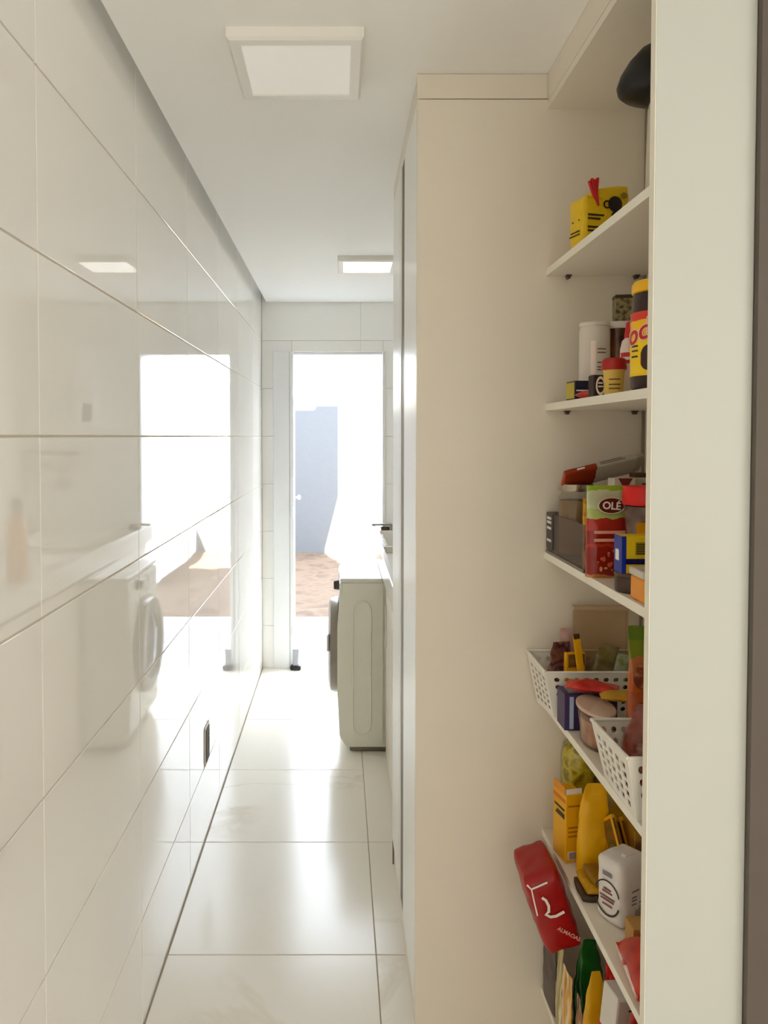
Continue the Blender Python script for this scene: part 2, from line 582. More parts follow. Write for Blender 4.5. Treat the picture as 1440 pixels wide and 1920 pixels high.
# door: aluminium frame
door = struct(thing('door_1', 'x', 'x', (0, 0, 0)))
del door['label']; del door['category']
pbox('jamb', ALU, door, DX0 - 0.012, DX0 + 0.012, 4.975, 5.16, 0.0, DZ, 0.003)
pbox('jamb', ALU, door, DX1 - 0.004, DX1 + 0.014, 4.985, 5.16, 0.0, DZ, 0.003)
pbox('head', ALU, door, DX0 + 0.012, DX1 - 0.004, 5.02, 5.16, DZ - 0.018, DZ, 0.003)
pbox('casing_board', ALU, door, -0.44, DX0 - 0.014, 4.978, 4.997, 0.0, DZ + 0.0, 0.003)
for z in (0.25, 1.05, 1.85):
    hb = lathe([(0, -0.035), (0.007, -0.035), (0.007, 0.035), (0, 0.035)], 12)
    h = obj('hinge', hb, ALU, door); h.location = (DX0 + 0.004, 4.968, z)
lk = pbox('lock_plate', CHROME, door, DX0 + 0.012, DX0 + 0.0145, 5.03, 5.06, 1.03, 1.13, 0.001)
kn = obj('knob', lathe([(0, 0), (0.006, 0), (0.006, 0.018), (0.016, 0.022), (0.018, 0.032), (0.012, 0.04), (0, 0.041)], 20), ALU, door, True)
kn.rotation_euler = (0, R(90), 0); kn.location = (DX0 + 0.012, 5.10, 1.135)
sbox('door_sill', mat('grey_granite_sill', (186, 190, 190), 0.35, var=0.08, vscale=90), DX0, DX1, 5.0, 5.34, -0.06, -0.004)

# yard
porch = sbox('floor_porch', FGROUT, -3.0, 1.6, 5.26, 6.52, -0.15, -0.034)
for k in range(-4, 3):
    for j in range(2):
        if k * 0.62 - 0.31 > 1.3: continue
        y0 = 5.345 + j * 0.59
        pbox('floor_tile', PORCH, porch, k * 0.62 - 0.31, k * 0.62 + 0.307, y0, y0 + 0.585, -0.034, -0.024, 0.002, 1)
sm = bmesh.new()
nx, ny = 60, 60
gv = {}
for i in range(nx + 1):
    for j in range(ny + 1):
        x = -5 + 9.0 * i / nx; y = 6.52 + 4.4 * j / ny
        z = -0.10 + 0.035 * noise.noise(Vector((x * 1.6, y * 1.6, 0))) + 0.02 * noise.noise(Vector((x * 6, y * 6, 3)))
        gv[i, j] = sm.verts.new((x, y, z))
for i in range(nx):
    for j in range(ny):
        sm.faces.new((gv[i, j], gv[i + 1, j], gv[i + 1, j + 1], gv[i, j + 1]))
SAND = mottled('bare_sand', [(80, 63, 50), (98, 80, 64), (88, 71, 56)], 5.0, 0.95, 0.8)
ground = struct(obj('ground_sand', sm, SAND, None, True))
sbox('wall_garden', YARDW, -6.0, 4.0, 10.6, 10.75, -0.2, 2.3)
sbox('wall_planter', mat('planter_white', (240, 240, 240), 0.9), 1.0, 1.15, 8.3, 10.6, -0.2, 0.28)

# ------------------------------------------------------------------ ceiling lamps
def ceiling_lamp(x0, y0, label, glow):
    t = thing('ceiling_lamp', label, 'ceiling lamp', (x0 + 0.15, y0 + 0.152, ZC), group='square LED ceiling lamps')
    bm = bmesh.new()
    o, i2 = 0.150, 0.122
    ring_o = [(-o, -o), (o, -o), (o, o), (-o, o)]
    lv = []
    for sc, z in ((o, 0.0), (o, -0.020), (o - 0.006, -0.026), (i2, -0.026), (i2, -0.018)):
        lv.append([bm.verts.new((sx * sc, sy * sc, z)) for sx, sy in ((-1, -1), (1, -1), (1, 1), (-1, 1))])
    for a, b in zip(lv, lv[1:]):
        for k in range(4):
            bm.faces.new((a[k], a[(k + 1) % 4], b[(k + 1) % 4], b[k]))
    obj('frame', bm, mat('lamp_frame', (240, 238, 232), 0.4, var=0.01), t)
    pbox('diffuser', mat('lamp_diffuser_%d' % (glow * 10), (248, 246, 242), 0.55, var=0.0, emit=glow), t, -i2, i2, -i2, i2, -0.023, -0.012, 0.002)
    return t
ceiling_lamp(-0.247, 1.650, 'square white ceiling lamp nearer the camera, above the tiled wall', 0.12)
ceiling_lamp(-0.010, 3.710, 'farther white ceiling lamp, half hidden by the tall cabinet', 0.9)

# open wall box
eb = thing('electrical_box', 'small dark open outlet box low on the tiled left wall', 'outlet', (XL, 2.885, 0.36))
pbox('plate', mat('outlet_plate', (225, 220, 208), 0.4), eb, 0.0, 0.004, -0.045, 0.045, -0.075, 0.075, 0.002)
pbox('socket_hole', mat('outlet_hole', (58, 48, 38), 0.6), eb, 0.004, 0.0065, -0.034, 0.034, -0.062, 0.062, 0.001)
pbox('screw', CHROME, eb, 0.0065, 0.009, 0.02, 0.03, 0.0, 0.02, 0.001)

# ------------------------------------------------------------------ tall cabinet
tc = thing('tall_cabinet', 'tall white cabinet with two doors and a dark vertical handle strip beside the pantry', 'cabinet', (0, 0, 0))
pbox('side_panel', WHITE, tc, 0.19, 0.772, 1.86, 1.878, 0.0, 2.372, 0.001)
pbox('top_filler', WHITE, tc, 0.19, 0.772, 1.862, 1.88, 2.375, ZC - 0.001, 0.0005)
pbox('top_filler', WHITE, tc, 0.192, 0.21, 1.88, 2.68, 2.375, ZC - 0.001, 0.0005)
pbox('carcass', WHITE, tc, 0.235, 0.79, 1.879, 2.68, 0.0, 2.372)
pbox('plinth', WHITE, tc, 0.197, 0.215, 1.88, 2.68, 0.0, 0.096)
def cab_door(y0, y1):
    return pbox('door', mat('daylit_door_white', (249, 248, 243), 0.3, var=0.008), tc, 0.19, 0.2085, y0, y1, 0.1, 2.372, 0.0015)  # whiter than the carcass: corridor daylight put into the door colour
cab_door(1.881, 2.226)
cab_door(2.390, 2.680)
pbox('handle_profile', mat('dark_gap_profile', (104, 92, 74), 0.45, metal=0.3), tc, 0.1905, 0.2345, 2.228, 2.312, 0.11, 2.366, 0.0015)  # flush dark strip stands in for the recessed handle gap
pbox('handle_lip', mat('handle_profile', (240, 236, 226), 0.35), tc, 0.1885, 0.2085, 2.313, 2.388, 0.102, 2.37, 0.002)
pbox('end_shade_strip', mat('shade_strip_grey', (126, 116, 100), 0.6), tc, 0.1915, 0.21, 2.681, 2.689, 0.0, 2.37)  # grey strip painted for the shadow line at the cabinet's far edge

# ------------------------------------------------------------------ pantry shelf unit
pu = thing('pantry_shelf_unit', 'white built-in open pantry shelf unit holding groceries', 'shelf unit', (0, 0, 0))
pbox('back_panel', WHITE, pu, 0.750, 0.770, 1.238, 1.859, 0.0, 2.348)
pbox('back_trim', mat('dark_beige_trim', (150, 138, 118), 0.6), pu, 0.7455, 0.750, 1.849, 1.859, 0.0, 2.346)  # darker strip down the far back corner
pbox('top_panel', WHITE, pu, 0.5085, 0.770, 1.238, 1.859, 2.349, 2.367)
pbox('front_filler', WHITE, pu, 0.508, 0.526, 1.238, 1.859, 2.368, ZC - 0.001)
SH = [1.944, 1.613, 1.247, 0.876, 0.550, 0.146]
for z in SH:
    sh = pbox('shelf', WHITE, pu, 0.510, 0.749, 1.2385, 1.8595, z, z + 0.017)
    pbox('edge_band', CREAM, sh, 0.508, 0.510, 1.2385, 1.8595, z, z + 0.017)
PIN = mat('shelf_pin_steel', (96, 86, 72), 0.35, metal=0.6)
for z in SH[:5]:
    for x in (0.559, 0.725):
        bm = tube([(x, 1.8595, z - 0.006), (x, 1.843, z - 0.006)], 0.004, 10)
        box(bm, x - 0.006, x + 0.006, 1.842, 1.858, z - 0.0035, z - 0.0005)
        obj('shelf_pin', bm, PIN, pu)
pbox('plinth', WHITE, pu, 0.535, 0.552, 1.239, 1.859, 0.0, 0.145)
pbox('near_side_panel', PANELW, pu, 0.506, 0.667, 1.219, 1.2375, 0.0, ZC - 0.001, 0.0012)
pbox('near_edge_band', CREAM, pu, 0.5045, 0.506, 1.219, 1.2375, 0.0, ZC - 0.001)

# ------------------------------------------------------------------ counter, sink, machine
CZ = 0.90
ct = thing('counter', 'long white laundry worktop with raised front lip and sunken basin', 'worktop', (0, 0, 0))
STONE = mat('white_worktop_stone', (236, 233, 226), 0.18, var=0.02, vscale=20)
pbox('slab', STONE, ct, 0.235, 1.049, 2.69, 4.18, CZ - 0.035, CZ, 0.002)
pbox('slab', STONE, ct, 0.90, 1.049, 4.18, 4.97, CZ - 0.035, CZ, 0.002)
pbox('slab', STONE, ct, 0.235, 0.90, 4.90, 4.97, CZ - 0.035, CZ, 0.002)
pbox('front_lip', STONE, ct, 0.205, 0.2345, 2.69, 4.97, CZ - 0.035, CZ + 0.065, 0.004)
bb = bmesh.new()
for a in ((0.26, 0.90, 4.18, 4.20), (0.26, 0.90, 4.88, 4.90), (0.235, 0.26, 4.18, 4.90), (0.88, 0.90, 4.2, 4.88)):
    box(bb, a[0], a[1], a[2], a[3], 0.66, CZ + 0.035, 0.003)
box(bb, 0.26, 0.88, 4.2, 4.88, 0.66, 0.68)
bas = obj('basin', bb, STONE, ct)
for k in range(6):
    pbox('washboard_rib', STONE, bas, 0.262, 0.275, 4.3 + k * 0.08, 4.34 + k * 0.08, 0.72, CZ + 0.03, 0.004)

bc = thing('base_cabinet', 'white base cabinet under the worktop between washing machine and tall cabinet', 'cabinet', (0, 0, 0))
pbox('carcass', WHITE, bc, 0.245, 1.04, 2.69, 3.60, 0.0, CZ - 0.036)
for y0, y1 in ((2.69, 3.14), (3.145, 3.60)):
    d = pbox('door', WHITE, bc, 0.2225, 0.244, y0 + .002, y1 - .002, 0.02, CZ - 0.06, 0.002)
    pbox('handle', ALU, d, 0.216, 0.2225, y1 - 0.06, y1 - 0.05, 0.55, 0.75, 0.002)
bs = thing('sink_cabinet', 'white panel-fronted cabinet under the basin beside the garden door', 'cabinet', (0, 0, 0))
pbox('carcass', WHITE, bs, 0.245, 1.04, 4.30, 4.96, 0.0, 0.655)
pbox('door', WHITE, bs, 0.2225, 0.244, 4.302, 4.958, 0.03, 0.655, 0.002)

wm = thing('washing_machine', 'pale front-loading washing machine under the worktop', 'washing machine', (0.30, 3.935, 0.0))
WMC = mat('washer_enamel', (238, 237, 224), 0.35, var=0.015)
WMF = mat('washer_front', (238, 237, 230), 0.3, var=0.01)
# body: side profile swells slightly towards the floor at the front
prof = [(-0.265, 0.022), (-0.300, 0.075), (-0.312, 0.30), (-0.312, 0.60), (-0.300, 0.74), (-0.288, 0.80), (-0.286, 0.832), (-0.28, 0.838), (0.28, 0.838), (0.28, 0.022)]
bm = bmesh.new()
a = [bm.verts.new((x, -0.285, z)) for x, z in prof]; b = [bm.verts.new((x, 0.285, z)) for x, z in prof]
bm.faces.new(a); bm.faces.new(b[::-1])
for i in range(len(prof)):
    j = (i + 1) % len(prof); bm.faces.new((a[i], a[j], b[j], b[i]))
bmesh.ops.recalc_face_normals(bm, faces=bm.faces[:])
bmesh.ops.bevel(bm, geom=bm.edges[:], offset=0.006, segments=2, affect='EDGES')
soft(obj('body', bm, WMC, wm), 35)
pbox('top_plate', WMF, wm, -0.298, 0.28, -0.29, 0.29, 0.838, 0.856, 0.006, 3)
# pressed panel on the near side
rc, rr = -0.192, 0.044
ribpts = [(rc + rr, -0.287, 0.70), (rc + rr, -0.287, 0.13)] + [(rc + rr * math.cos(t), -0.287, 0.13 - rr * math.sin(t)) for t in [k * math.pi / 16 for k in range(17)]] + [(rc - rr, -0.287, 0.70)]
ribpts += [(rc - rr * math.cos(t), -0.287, 0.70 + rr * math.sin(t)) for t in [k * math.pi / 12 for k in range(1, 13)]]
soft(obj('pressed_rib', tube(ribpts, 0.0045, 8), WMC, wm), 60)
pbox('rear_seam', WMC, wm, -0.092, -0.088, -0.289, -0.285, 0.05, 0.82, 0.001)
pbox('base_strip', mat('washer_base', (120, 112, 92), 0.6), wm, -0.25, 0.28, -0.283, 0.283, 0.008, 0.022)
for sx in (-0.22, 0.24):
    for sy in (-0.24, 0.24):
        f = obj('foot', lathe([(0, 0), (0.025, 0), (0.025, 0.006), (0.012, 0.008), (0, 0.008)], 16), BLACK, wm); f.location = (sx, sy, 0.0)
dr = obj('door', lathe([(0, 0.035), (0.12, 0.032), (0.165, 0.020), (0.172, 0.024), (0.182, 0.042), (0.215, 0.044), (0.238, 0.034), (0.246, 0.012), (0.246, -0.004), (0, -0.004)], 48), mat('washer_door_ring', (150, 142, 132), 0.3, metal=0.35), wm)
soft(dr, 40); dr.rotation_euler = (0, R(-90), 0); dr.location = (-0.313, 0.0, 0.46)
dg = soft(obj('door_glass', lathe([(0, 0.040), (0.10, 0.037), (0.16, 0.024)], 40), mat('washer_glass', (60, 58, 56), 0.05), dr), 60); dg.location = (0, 0, 0.001)
dh = pbox('door_handle', mat('washer_handle', (222, 222, 220), 0.3), dr, 0.02, 0.10, -0.225, -0.19, 0.042, 0.052, 0.004)
pbox('control_panel', WMF, wm, -0.302, -0.287, -0.275, 0.275, 0.745, 0.83, 0.004)
kb = soft(obj('knob', lathe([(0, 0.030), (0.022, 0.028), (0.026, 0.0), (0, 0)], 24), mat('washer_knob', (84, 72, 66), 0.4), wm), 30); kb.rotation_euler = (0, R(-90), 0); kb.location = (-0.302, -0.13, 0.795)
pbox('detergent_drawer', mat('washer_drawer', (226, 225, 220), 0.3), wm, -0.306, -0.301, 0.08, 0.26, 0.755, 0.82, 0.003)

# bottle on the counter, seen in the tile reflection
ob = thing('detergent_bottle', 'orange liquid bottle with grey cap on the worktop', 'bottle', (0.43, 3.40, CZ))
soft(obj('body', lathe([(0, 0.0), (0.042, 0.0), (0.046, 0.006), (0.046, 0.23), (0.038, 0.265), (0.018, 0.285), (0.018, 0.295), (0, 0.295)], 32), mat('orange_liquid', (240, 168, 62), 0.25), ob), 40)
soft(obj('cap', lathe([(0, 0.295), (0.025, 0.295), (0.025, 0.345), (0.018, 0.37), (0, 0.37)], 24), mat('grey_cap', (120, 116, 112), 0.4), ob), 40)
tl = thing('green_tub', 'pale green tub standing beside the orange bottle on the worktop', 'tub', (0.52, 3.30, CZ))
soft(obj('body', lathe([(0, 0), (0.05, 0), (0.055, 0.15), (0, 0.15)], 28), mat('pale_green_plastic', (190, 205, 170), 0.4), tl), 40)
soft(obj('lid', lathe([(0, 0.15), (0.058, 0.15), (0.058, 0.17), (0, 0.172)], 28), mat('tub_lid_white', (236, 236, 230), 0.4), tl), 40)

tp = thing('wall_tap', 'chrome wall tap with curved spout above the basin', 'tap', (0.80, 4.998, 1.22))
obj('flange', tube([(0, 0, 0), (0, -0.012, 0)], 0.03, 20), CHROME, tp)
obj('spout', tube([(0, -0.01, 0), (0, -0.10, 0.0)] + [(0, -0.10 - 0.09 * math.sin(t), 0.09 * (math.cos(t) - 1) + 0.0) for t in [k * math.pi / 14 for k in range(1, 12)]], 0.011, 12), CHROME, tp)
obj('lever', tube([(-0.055, -0.05, 0.04), (0.055, -0.05, 0.04)], 0.009, 10), CHROME, tp)
obj('stem', tube([(0, -0.05, 0.0), (0, -0.05, 0.04)], 0.010, 10), CHROME, tp)
hr = thing('hose_rack', 'grey coiled hose hanging on the end wall above the basin', 'hose', (0.90, 4.996, 1.46))
HOSE = mat('grey_hose', (150, 146, 136), 0.5)
for cx, rr in ((-0.10, 0.085), (0.08, 0.075)):
    obj('hose_loop', tube([(cx + rr * math.cos(t), -0.03 - 0.004 * k, -0.06 + rr * math.sin(t)) for k, t in enumerate([q * math.pi / 12 for q in range(13, 25)])], 0.009, 8), HOSE, hr)
obj('bracket', tube([(-0.2, -0.03, -0.03), (0.17, -0.03, 0.0)], 0.012, 10), HOSE, hr)
for cx in (-0.15, 0.12):
    obj('bracket_arm', tube([(cx, -0.03, -0.02), (cx, 0.0, -0.02)], 0.008, 8), HOSE, hr)
ht = thing('water_heater', 'slim white wall heater with grey display right of the garden door', 'heater', (0.622, 4.996, 1.614))
pbox('housing', mat('heater_white', (244, 244, 244), 0.25, var=0.005), ht, -0.075, 0.075, -0.11, 0.0, 0.0, 0.512, 0.008, 3)
pbox('display', mat('heater_display', (120, 120, 122), 0.2), ht, -0.045, 0.015, -0.1125, -0.11, 0.035, 0.145, 0.002)
br = thing('drain_board', 'thin grey board across the worktop lip above a brown bowl', 'board', (0.0, 0.0, 0.0))
pbox('board', GREYP, br, 0.210, 0.345, 4.90, 4.955, CZ + 0.0655, CZ + 0.078, 0.003)
for y in (4.905, 4.945):
    pbox('board_foot', GREYP, br, 0.334, 0.344, y - 0.004, y + 0.004, CZ + 0.0005, CZ + 0.0655)
so = thing('brown_bowl', 'small dark brown bowl at the far end of the worktop', 'bowl', (0.300, 4.9355, CZ + 0.0005))
soft(obj('bowl', lathe([(0, 0), (0.018, 0), (0.028, 0.02), (0.031, 0.052), (0.029, 0.052), (0.026, 0.02), (0, 0.006)], 28), mat('bowl_brown', (96, 76, 54), 0.5), so), 40)

# door stop on the sill
ds = thing('door_stop', 'small black and grey door stop at the foot of the door frame', 'door stop', (-0.292, 4.955, 0.0))
soft(obj('foot', softbox(0.07, 0.05, 0.03, 4, 0.1, 0.002, 0.5), BLACK, ds), 60)
soft(obj('wedge', pouch(0.04, 0.03, 0.11, 3, 0.003), mat('grey_felt', (170, 172, 178), 0.9), ds), 60).location = (0.0, 0.0, 0.025)

# ================================================================== groceries
Z1, Z2, Z3, Z4, Z5, Z6 = [z + 0.0172 for z in SH]
INK = mat('dark_print', (58, 40, 26), 0.5)
REDC = mat('red_plastic', (204, 22, 14), 0.35)
WHITEP = mat('white_plastic', (238, 234, 226), 0.35)
YELL = mat('yellow_film', (236, 196, 14), 0.35, bump=0.3, bscale=60)
GOLD = mat('golden_yellow_film', (240, 176, 8), 0.3, bump=0.35, bscale=50)
LETW = mat('white_lettering', (250, 240, 232), 0.45)
LETR = mat('red_lettering', (206, 34, 24), 0.4)

def disc_print(name, m, parent, loc, rx, rz, face='-Y', seg=24):
    bm = bmesh.new()
    vs = []
    for k in range(seg):
        a = 2 * math.pi * k / seg
        u, v = rx * math.cos(a), rz * math.sin(a)
        vs.append(bm.verts.new((u, 0, v) if face == '-Y' else (0, u, v)))
    f = bm.faces.new(vs)
    r = bmesh.ops.extrude_face_region(bm, geom=[f])
    for g in r['geom']:
        if isinstance(g, bmesh.types.BMVert):
            g.co += Vector((0, -0.0007, 0)) if face == '-Y' else Vector((-0.0007, 0, 0))
    o = obj(name, bm, m, parent); o.location = loc
    return o

def ring_print(name, m, parent, loc, rx, rz, w, a0=0, a1=360, face='-Y', seg=28):
    bm = bmesh.new()
    pr = None
    for k in range(seg + 1):
        a = R(a0 + (a1 - a0) * k / seg)
        q = []
        for s_ in (1.0, 1.0 - w):
            for dd in (0.0, -0.0008):
                u, v = s_ * rx * math.cos(a), s_ * rz * math.sin(a)
                q.append(bm.verts.new((u, dd, v) if face == '-Y' else (dd, u, v)))
        if pr:
            for i, j in ((0, 1), (1, 3), (3, 2), (2, 0)):
                bm.faces.new((pr[i], pr[j], q[j], q[i]))
        pr = q
    o = obj(name, bm, m, parent); o.location = loc
    return o

# ---- top shelf
t = thing('coffee_pack', 'yellow coffee pack with red clip on the top shelf', 'coffee pack', (0.572, 1.675, Z1), R(14))
soft(obj('body', softbox(0.112, 0.060, 0.108, 9, 0.10, 0.0025, 0.25, 2), YELL, t), 50)
fl = soft(obj('folded_top', softbox(0.078, 0.056, 0.034, 5, 0.1, 0.002, 0.3, 5), YELL, t), 50); fl.location = (0.020, 0.0, 0.098); fl.rotation_euler = (0, R(-8), 0)
disc_print('cup_print', mat('dark_cup_print', (30, 18, 14), 0.4), t, (0.018, -0.0340, 0.092), 0.017, 0.017)
disc_print('cup_print', mat('dark_cup_print', (30, 18, 14), 0.4), t, (0.026, -0.0335, 0.066), 0.017, 0.014)
ring_print('cup_handle_print', mat('dark_cup_print', (30, 18, 14), 0.4), t, (-0.002, -0.0340, 0.090), 0.009, 0.009, 0.35)
strokes(t, INK, -0.048, -0.008, -0.0332, [0.030, 0.038, 0.056, 0.064], 0.004)
strokes(t, INK, -0.018, 0.022, -0.0583, [0.026, 0.033, 0.056], 0.003, face='-X')
disc_print('seal_print', mat('olive_print', (150, 130, 20), 0.4), t, (0.040, -0.0335, 0.112), 0.008, 0.007)
cl = bmesh.new()
for k, (dx, dz) in enumerate(((-0.016, 0.030), (-0.009, 0.036), (-0.002, 0.034), (0.005, 0.038))):
    bmt = tube([(0.006, 0, -0.022), (dx * 0.4, 0, 0.006), (dx, 0, dz)], 0.0036, 8)
    me_ = bpy.data.meshes.new('tmp'); bmt.to_mesh(me_); bmt.free(); cl.from_mesh(me_); bpy.data.meshes.remove(me_)
clip = obj('clip', cl, REDC, t); clip.location = (-0.028, -0.030, 0.108)

t = thing('domed_canister', 'pale canister with wide black domed top on the top shelf by the white panel', 'canister', (0.632, 1.42, Z1))
soft(obj('body', lathe([(0, 0), (0.056, 0), (0.058, 0.004), (0.054, 0.20), (0.052, 0.212), (0, 0.212)], 36), mat('pale_canister', (206, 198, 182), 0.35), t), 40)
soft(obj('dome', lathe([(0, 0.212), (0.06, 0.213), (0.104, 0.220), (0.112, 0.226), (0.115, 0.238), (0.108, 0.260), (0.092, 0.286), (0.07, 0.310), (0.04, 0.324), (0, 0.328)], 44, sx=1.0, sy=0.52), BLACK, t), 40)
soft(obj('base_ring', lathe([(0.058, 0.0), (0.061, 0.0), (0.061, 0.012), (0.058, 0.012)], 36), GREYP, t), 40)

# ---- second shelf
t = thing('cocoa_jar', 'brown cocoa powder jar with yellow lid and yellow label', 'jar', (0.5615, 1.318, Z2))
rj = 0.0505
soft(obj('body', lathe([(0, 0), (0.046, 0), (rj, 0.006), (rj, 0.135), (0.0495, 0.142), (0.048, 0.165), (0.046, 0.168), (0, 0.168)], 44), mat('dark_cocoa_plastic', (52, 26, 22), 0.25), t), 40)
soft(obj('label_band', lathe([(rj + 0.0003, 0.024), (rj + 0.0006, 0.024), (rj + 0.0006, 0.134), (rj + 0.0003, 0.134)], 44), banded('cocoa_label', [(0, (250, 205, 0)), (0.05, (255, 214, 10)), (0.60, (255, 196, 10)), (0.86, (222, 52, 30)), (0.94, (224, 60, 34))], wobble=0.1, wscale=2.5, bump=0), t), 40)
soft(obj('lid', lathe([(0, 0.168), (0.047, 0.168), (0.0495, 0.170), (0.0495, 0.184), (0.046, 0.189), (0, 0.190)], 44), mat('cocoa_lid_yellow', (248, 190, 8), 0.3), t), 40)
wrap_text('Toddy', 0.050, mat('label_white', (255, 236, 225), 0.4), t, rj + 0.0008, R(211), 0.100, 0.26, 0.0022)
wrap_text('Toddy', 0.050, LETR, t, rj + 0.0015, R(211), 0.100, 0.26, 0.0006)
for k, zz in enumerate((0.074, 0.066, 0.056)):
    bm = bmesh.new(); pr = None
    for i in range(9):
        a = R(180 + i * 2.6)
        q = [bm.verts.new(((rj + 0.0012) * math.cos(a), (rj + 0.0012) * math.sin(a), zz)), bm.verts.new(((rj + 0.0012) * math.cos(a), (rj + 0.0012) * math.sin(a), zz + 0.003))]
        if pr: bm.faces.new((pr[0], q[0], q[1], pr[1]))
        pr = q
    obj('print_line', bm, INK, t)
bm = bmesh.new(); pr = None
for i in range(13):
    a = R(208 + i * 2.6); hh = 0.022 * math.sqrt(max(0, 1 - ((i - 6) / 6.5) ** 2)) + 0.002
    q = [bm.verts.new(((rj + 0.0012) * math.cos(a), (rj + 0.0012) * math.sin(a), 0.052 - hh * 0.8)), bm.verts.new(((rj + 0.0012) * math.cos(a), (rj + 0.0012) * math.sin(a), 0.052 + hh))]
    if pr: bm.faces.new((pr[0], q[0], q[1], pr[1]))
    pr = q
obj('mug_print', bm, mat('mug_brown', (66, 32, 22), 0.4), t)

t = thing('plastic_canister', 'tall translucent plastic canister with white strip label', 'canister', (0.5755, 1.705, Z2))
soft(obj('body', lathe([(0, 0), (0.026, 0), (0.032, 0.012), (0.0335, 0.03), (0.0335, 0.155), (0.031, 0.166), (0, 0.166)], 32), mat('milky_plastic', (224, 216, 204), 0.3), t), 40)
soft(obj('lid', lathe([(0, 0.166), (0.033, 0.166), (0.034, 0.168), (0.034, 0.174), (0, 0.176)], 32), mat('milky_lid', (228, 222, 212), 0.4), t), 40)
def curved_patch(name, m, parent, r, a0, a1, z0, z1, n=8):
    bm = bmesh.new(); pr = None
    for i in range(n + 1):
        a = R(a0 + (a1 - a0) * i / n)
        q = [bm.verts.new((r * math.cos(a), r * math.sin(a), z0)), bm.verts.new((r * math.cos(a), r * math.sin(a), z1))]
        if pr: bm.faces.new((pr[0], q[0], q[1], pr[1]))
        pr = q
    return obj(name, bm, m, parent)
curved_patch('strip_label', mat('label_white', (255, 236, 225), 0.4), t, 0.0341, 238, 256, 0.058, 0.132)
for zz in (0.066, 0.072, 0.082, 0.104, 0.112):
    curved_patch('print_line', mat('brown_print', (120, 96, 78), 0.5), t, 0.0341, 262, 296, zz, zz + 0.003)

t = thing('brown_tub', 'amber-brown tub with white lid behind the translucent canister', 'tub', (0.6435, 1.745, Z2))
soft(obj('body', lathe([(0, 0), (0.03, 0), (0.033, 0.01), (0.036, 0.165), (0, 0.165)], 32), mottled('amber_contents', [(70, 36, 22), (112, 62, 24), (150, 92, 30)], 18, 0.25, 0.1), t), 40)
soft(obj('lid', lathe([(0, 0.165), (0.0375, 0.165), (0.039, 0.168), (0.039, 0.178), (0.036, 0.181), (0, 0.181)], 32), WHITEP, t), 40)
t = thing('patterned_box', 'small brown olive patterned box on the white tub lid', 'box', (0.658, 1.745, Z2 + 0.1812), R(-8))
obj('body', box(bmesh.new(), -0.024, 0.024, -0.018, 0.018, 0, 0.062, 0.001), mottled('olive_photo_print', [(44, 32, 26), (120, 108, 72), (168, 152, 112), (70, 50, 40)], 55, 0.4, 0), t)
pbox('top_flap', mat('dark_olive_flap', (66, 56, 40), 0.5), t, -0.0245, 0.0245, -0.0185, 0.0185, 0.054, 0.0625, 0.001)

t = thing('squeeze_bottle', 'slim white squeeze bottle with red cap and red label', 'bottle', (0.589, 1.528, Z2))
soft(obj('body', lathe([(0, 0), (0.019, 0), (0.0205, 0.006), (0.0205, 0.095), (0.017, 0.112), (0.010, 0.120), (0, 0.120)], 28), mat('bottle_white', (240, 226, 216), 0.3), t), 40)
soft(obj('cap', lathe([(0, 0.118), (0.012, 0.118), (0.012, 0.126), (0.009, 0.150), (0, 0.152)], 20), REDC, t), 40)
curved_patch('label', LETR, t, 0.0210, 185, 300, 0.066, 0.088)
curved_patch('label', mat('dark_red_print', (130, 30, 22), 0.4), t, 0.0210, 250, 300, 0.028, 0.064)
curved_patch('label_text', LETW, t, 0.0214, 205, 290, 0.073, 0.079)

t = thing('spice_jar', 'short yellow jar with red lid in front of the squeeze bottle', 'jar', (0.5405, 1.487, Z2))
soft(obj('body', lathe([(0, 0), (0.0165, 0), (0.018, 0.004), (0.020, 0.044), (0.0215, 0.050), (0, 0.050)], 28), mat('pale_yellow_jar', (226, 190, 88), 0.35), t), 40)
soft(obj('lid', lathe([(0, 0.050), (0.0235, 0.050), (0.0245, 0.054), (0.0225, 0.070), (0.019, 0.073), (0, 0.074)], 28), mat('dull_red_lid', (176, 30, 24), 0.35), t), 40)
for zz in (0.012, 0.020, 0.030):
    curved_patch('print_line', INK, t, 0.0212, 225, 285, zz, zz + 0.002)
t = thing('oval_logo_packet', 'dark packet with white oval mark beside the short yellow jar', 'packet', (0.524, 1.537, Z2), R(8))
obj('body', box(bmesh.new(), -0.013, 0.013, -0.012, 0.012, 0, 0.044, 0.002), mat('charcoal_card', (52, 34, 30), 0.5), t)
ring_print('oval_mark', LETW, t, (0.002, -0.0122, 0.022), 0.010, 0.019, 0.28)
strokes(t, LETW, -0.003, 0.008, -0.0122, [0.019, 0.026], 0.003)
t = thing('tea_box', 'small navy and yellow box at the far end of the second shelf', 'box', (0.5265, 1.668, Z2), R(4))
obj('body', box(bmesh.new(), -0.016, 0.016, -0.026, 0.026, 0, 0.041, 0.001), mat('navy_card', (30, 28, 60), 0.45), t)
pbox('yellow_side', mat('mustard_card', (196, 176, 52), 0.45), t, -0.0166, -0.016, -0.022, 0.024, 0.003, 0.038)
strokes(t, LETW, -0.013, 0.014, -0.0262, [0.018], 0.003)
t = thing('red_sachet', 'flat red and brown sachet lying between small boxes on the second shelf', 'sachet', (0.531, 1.596, Z2), R(15))
soft(obj('body', pillow(0.040, 0.066, 0.016, 3, 0.0015, 10), mottled('red_brown_print', [(196, 24, 20), (200, 30, 24), (88, 44, 26)], 30, 0.35, 0.1), t), 60)

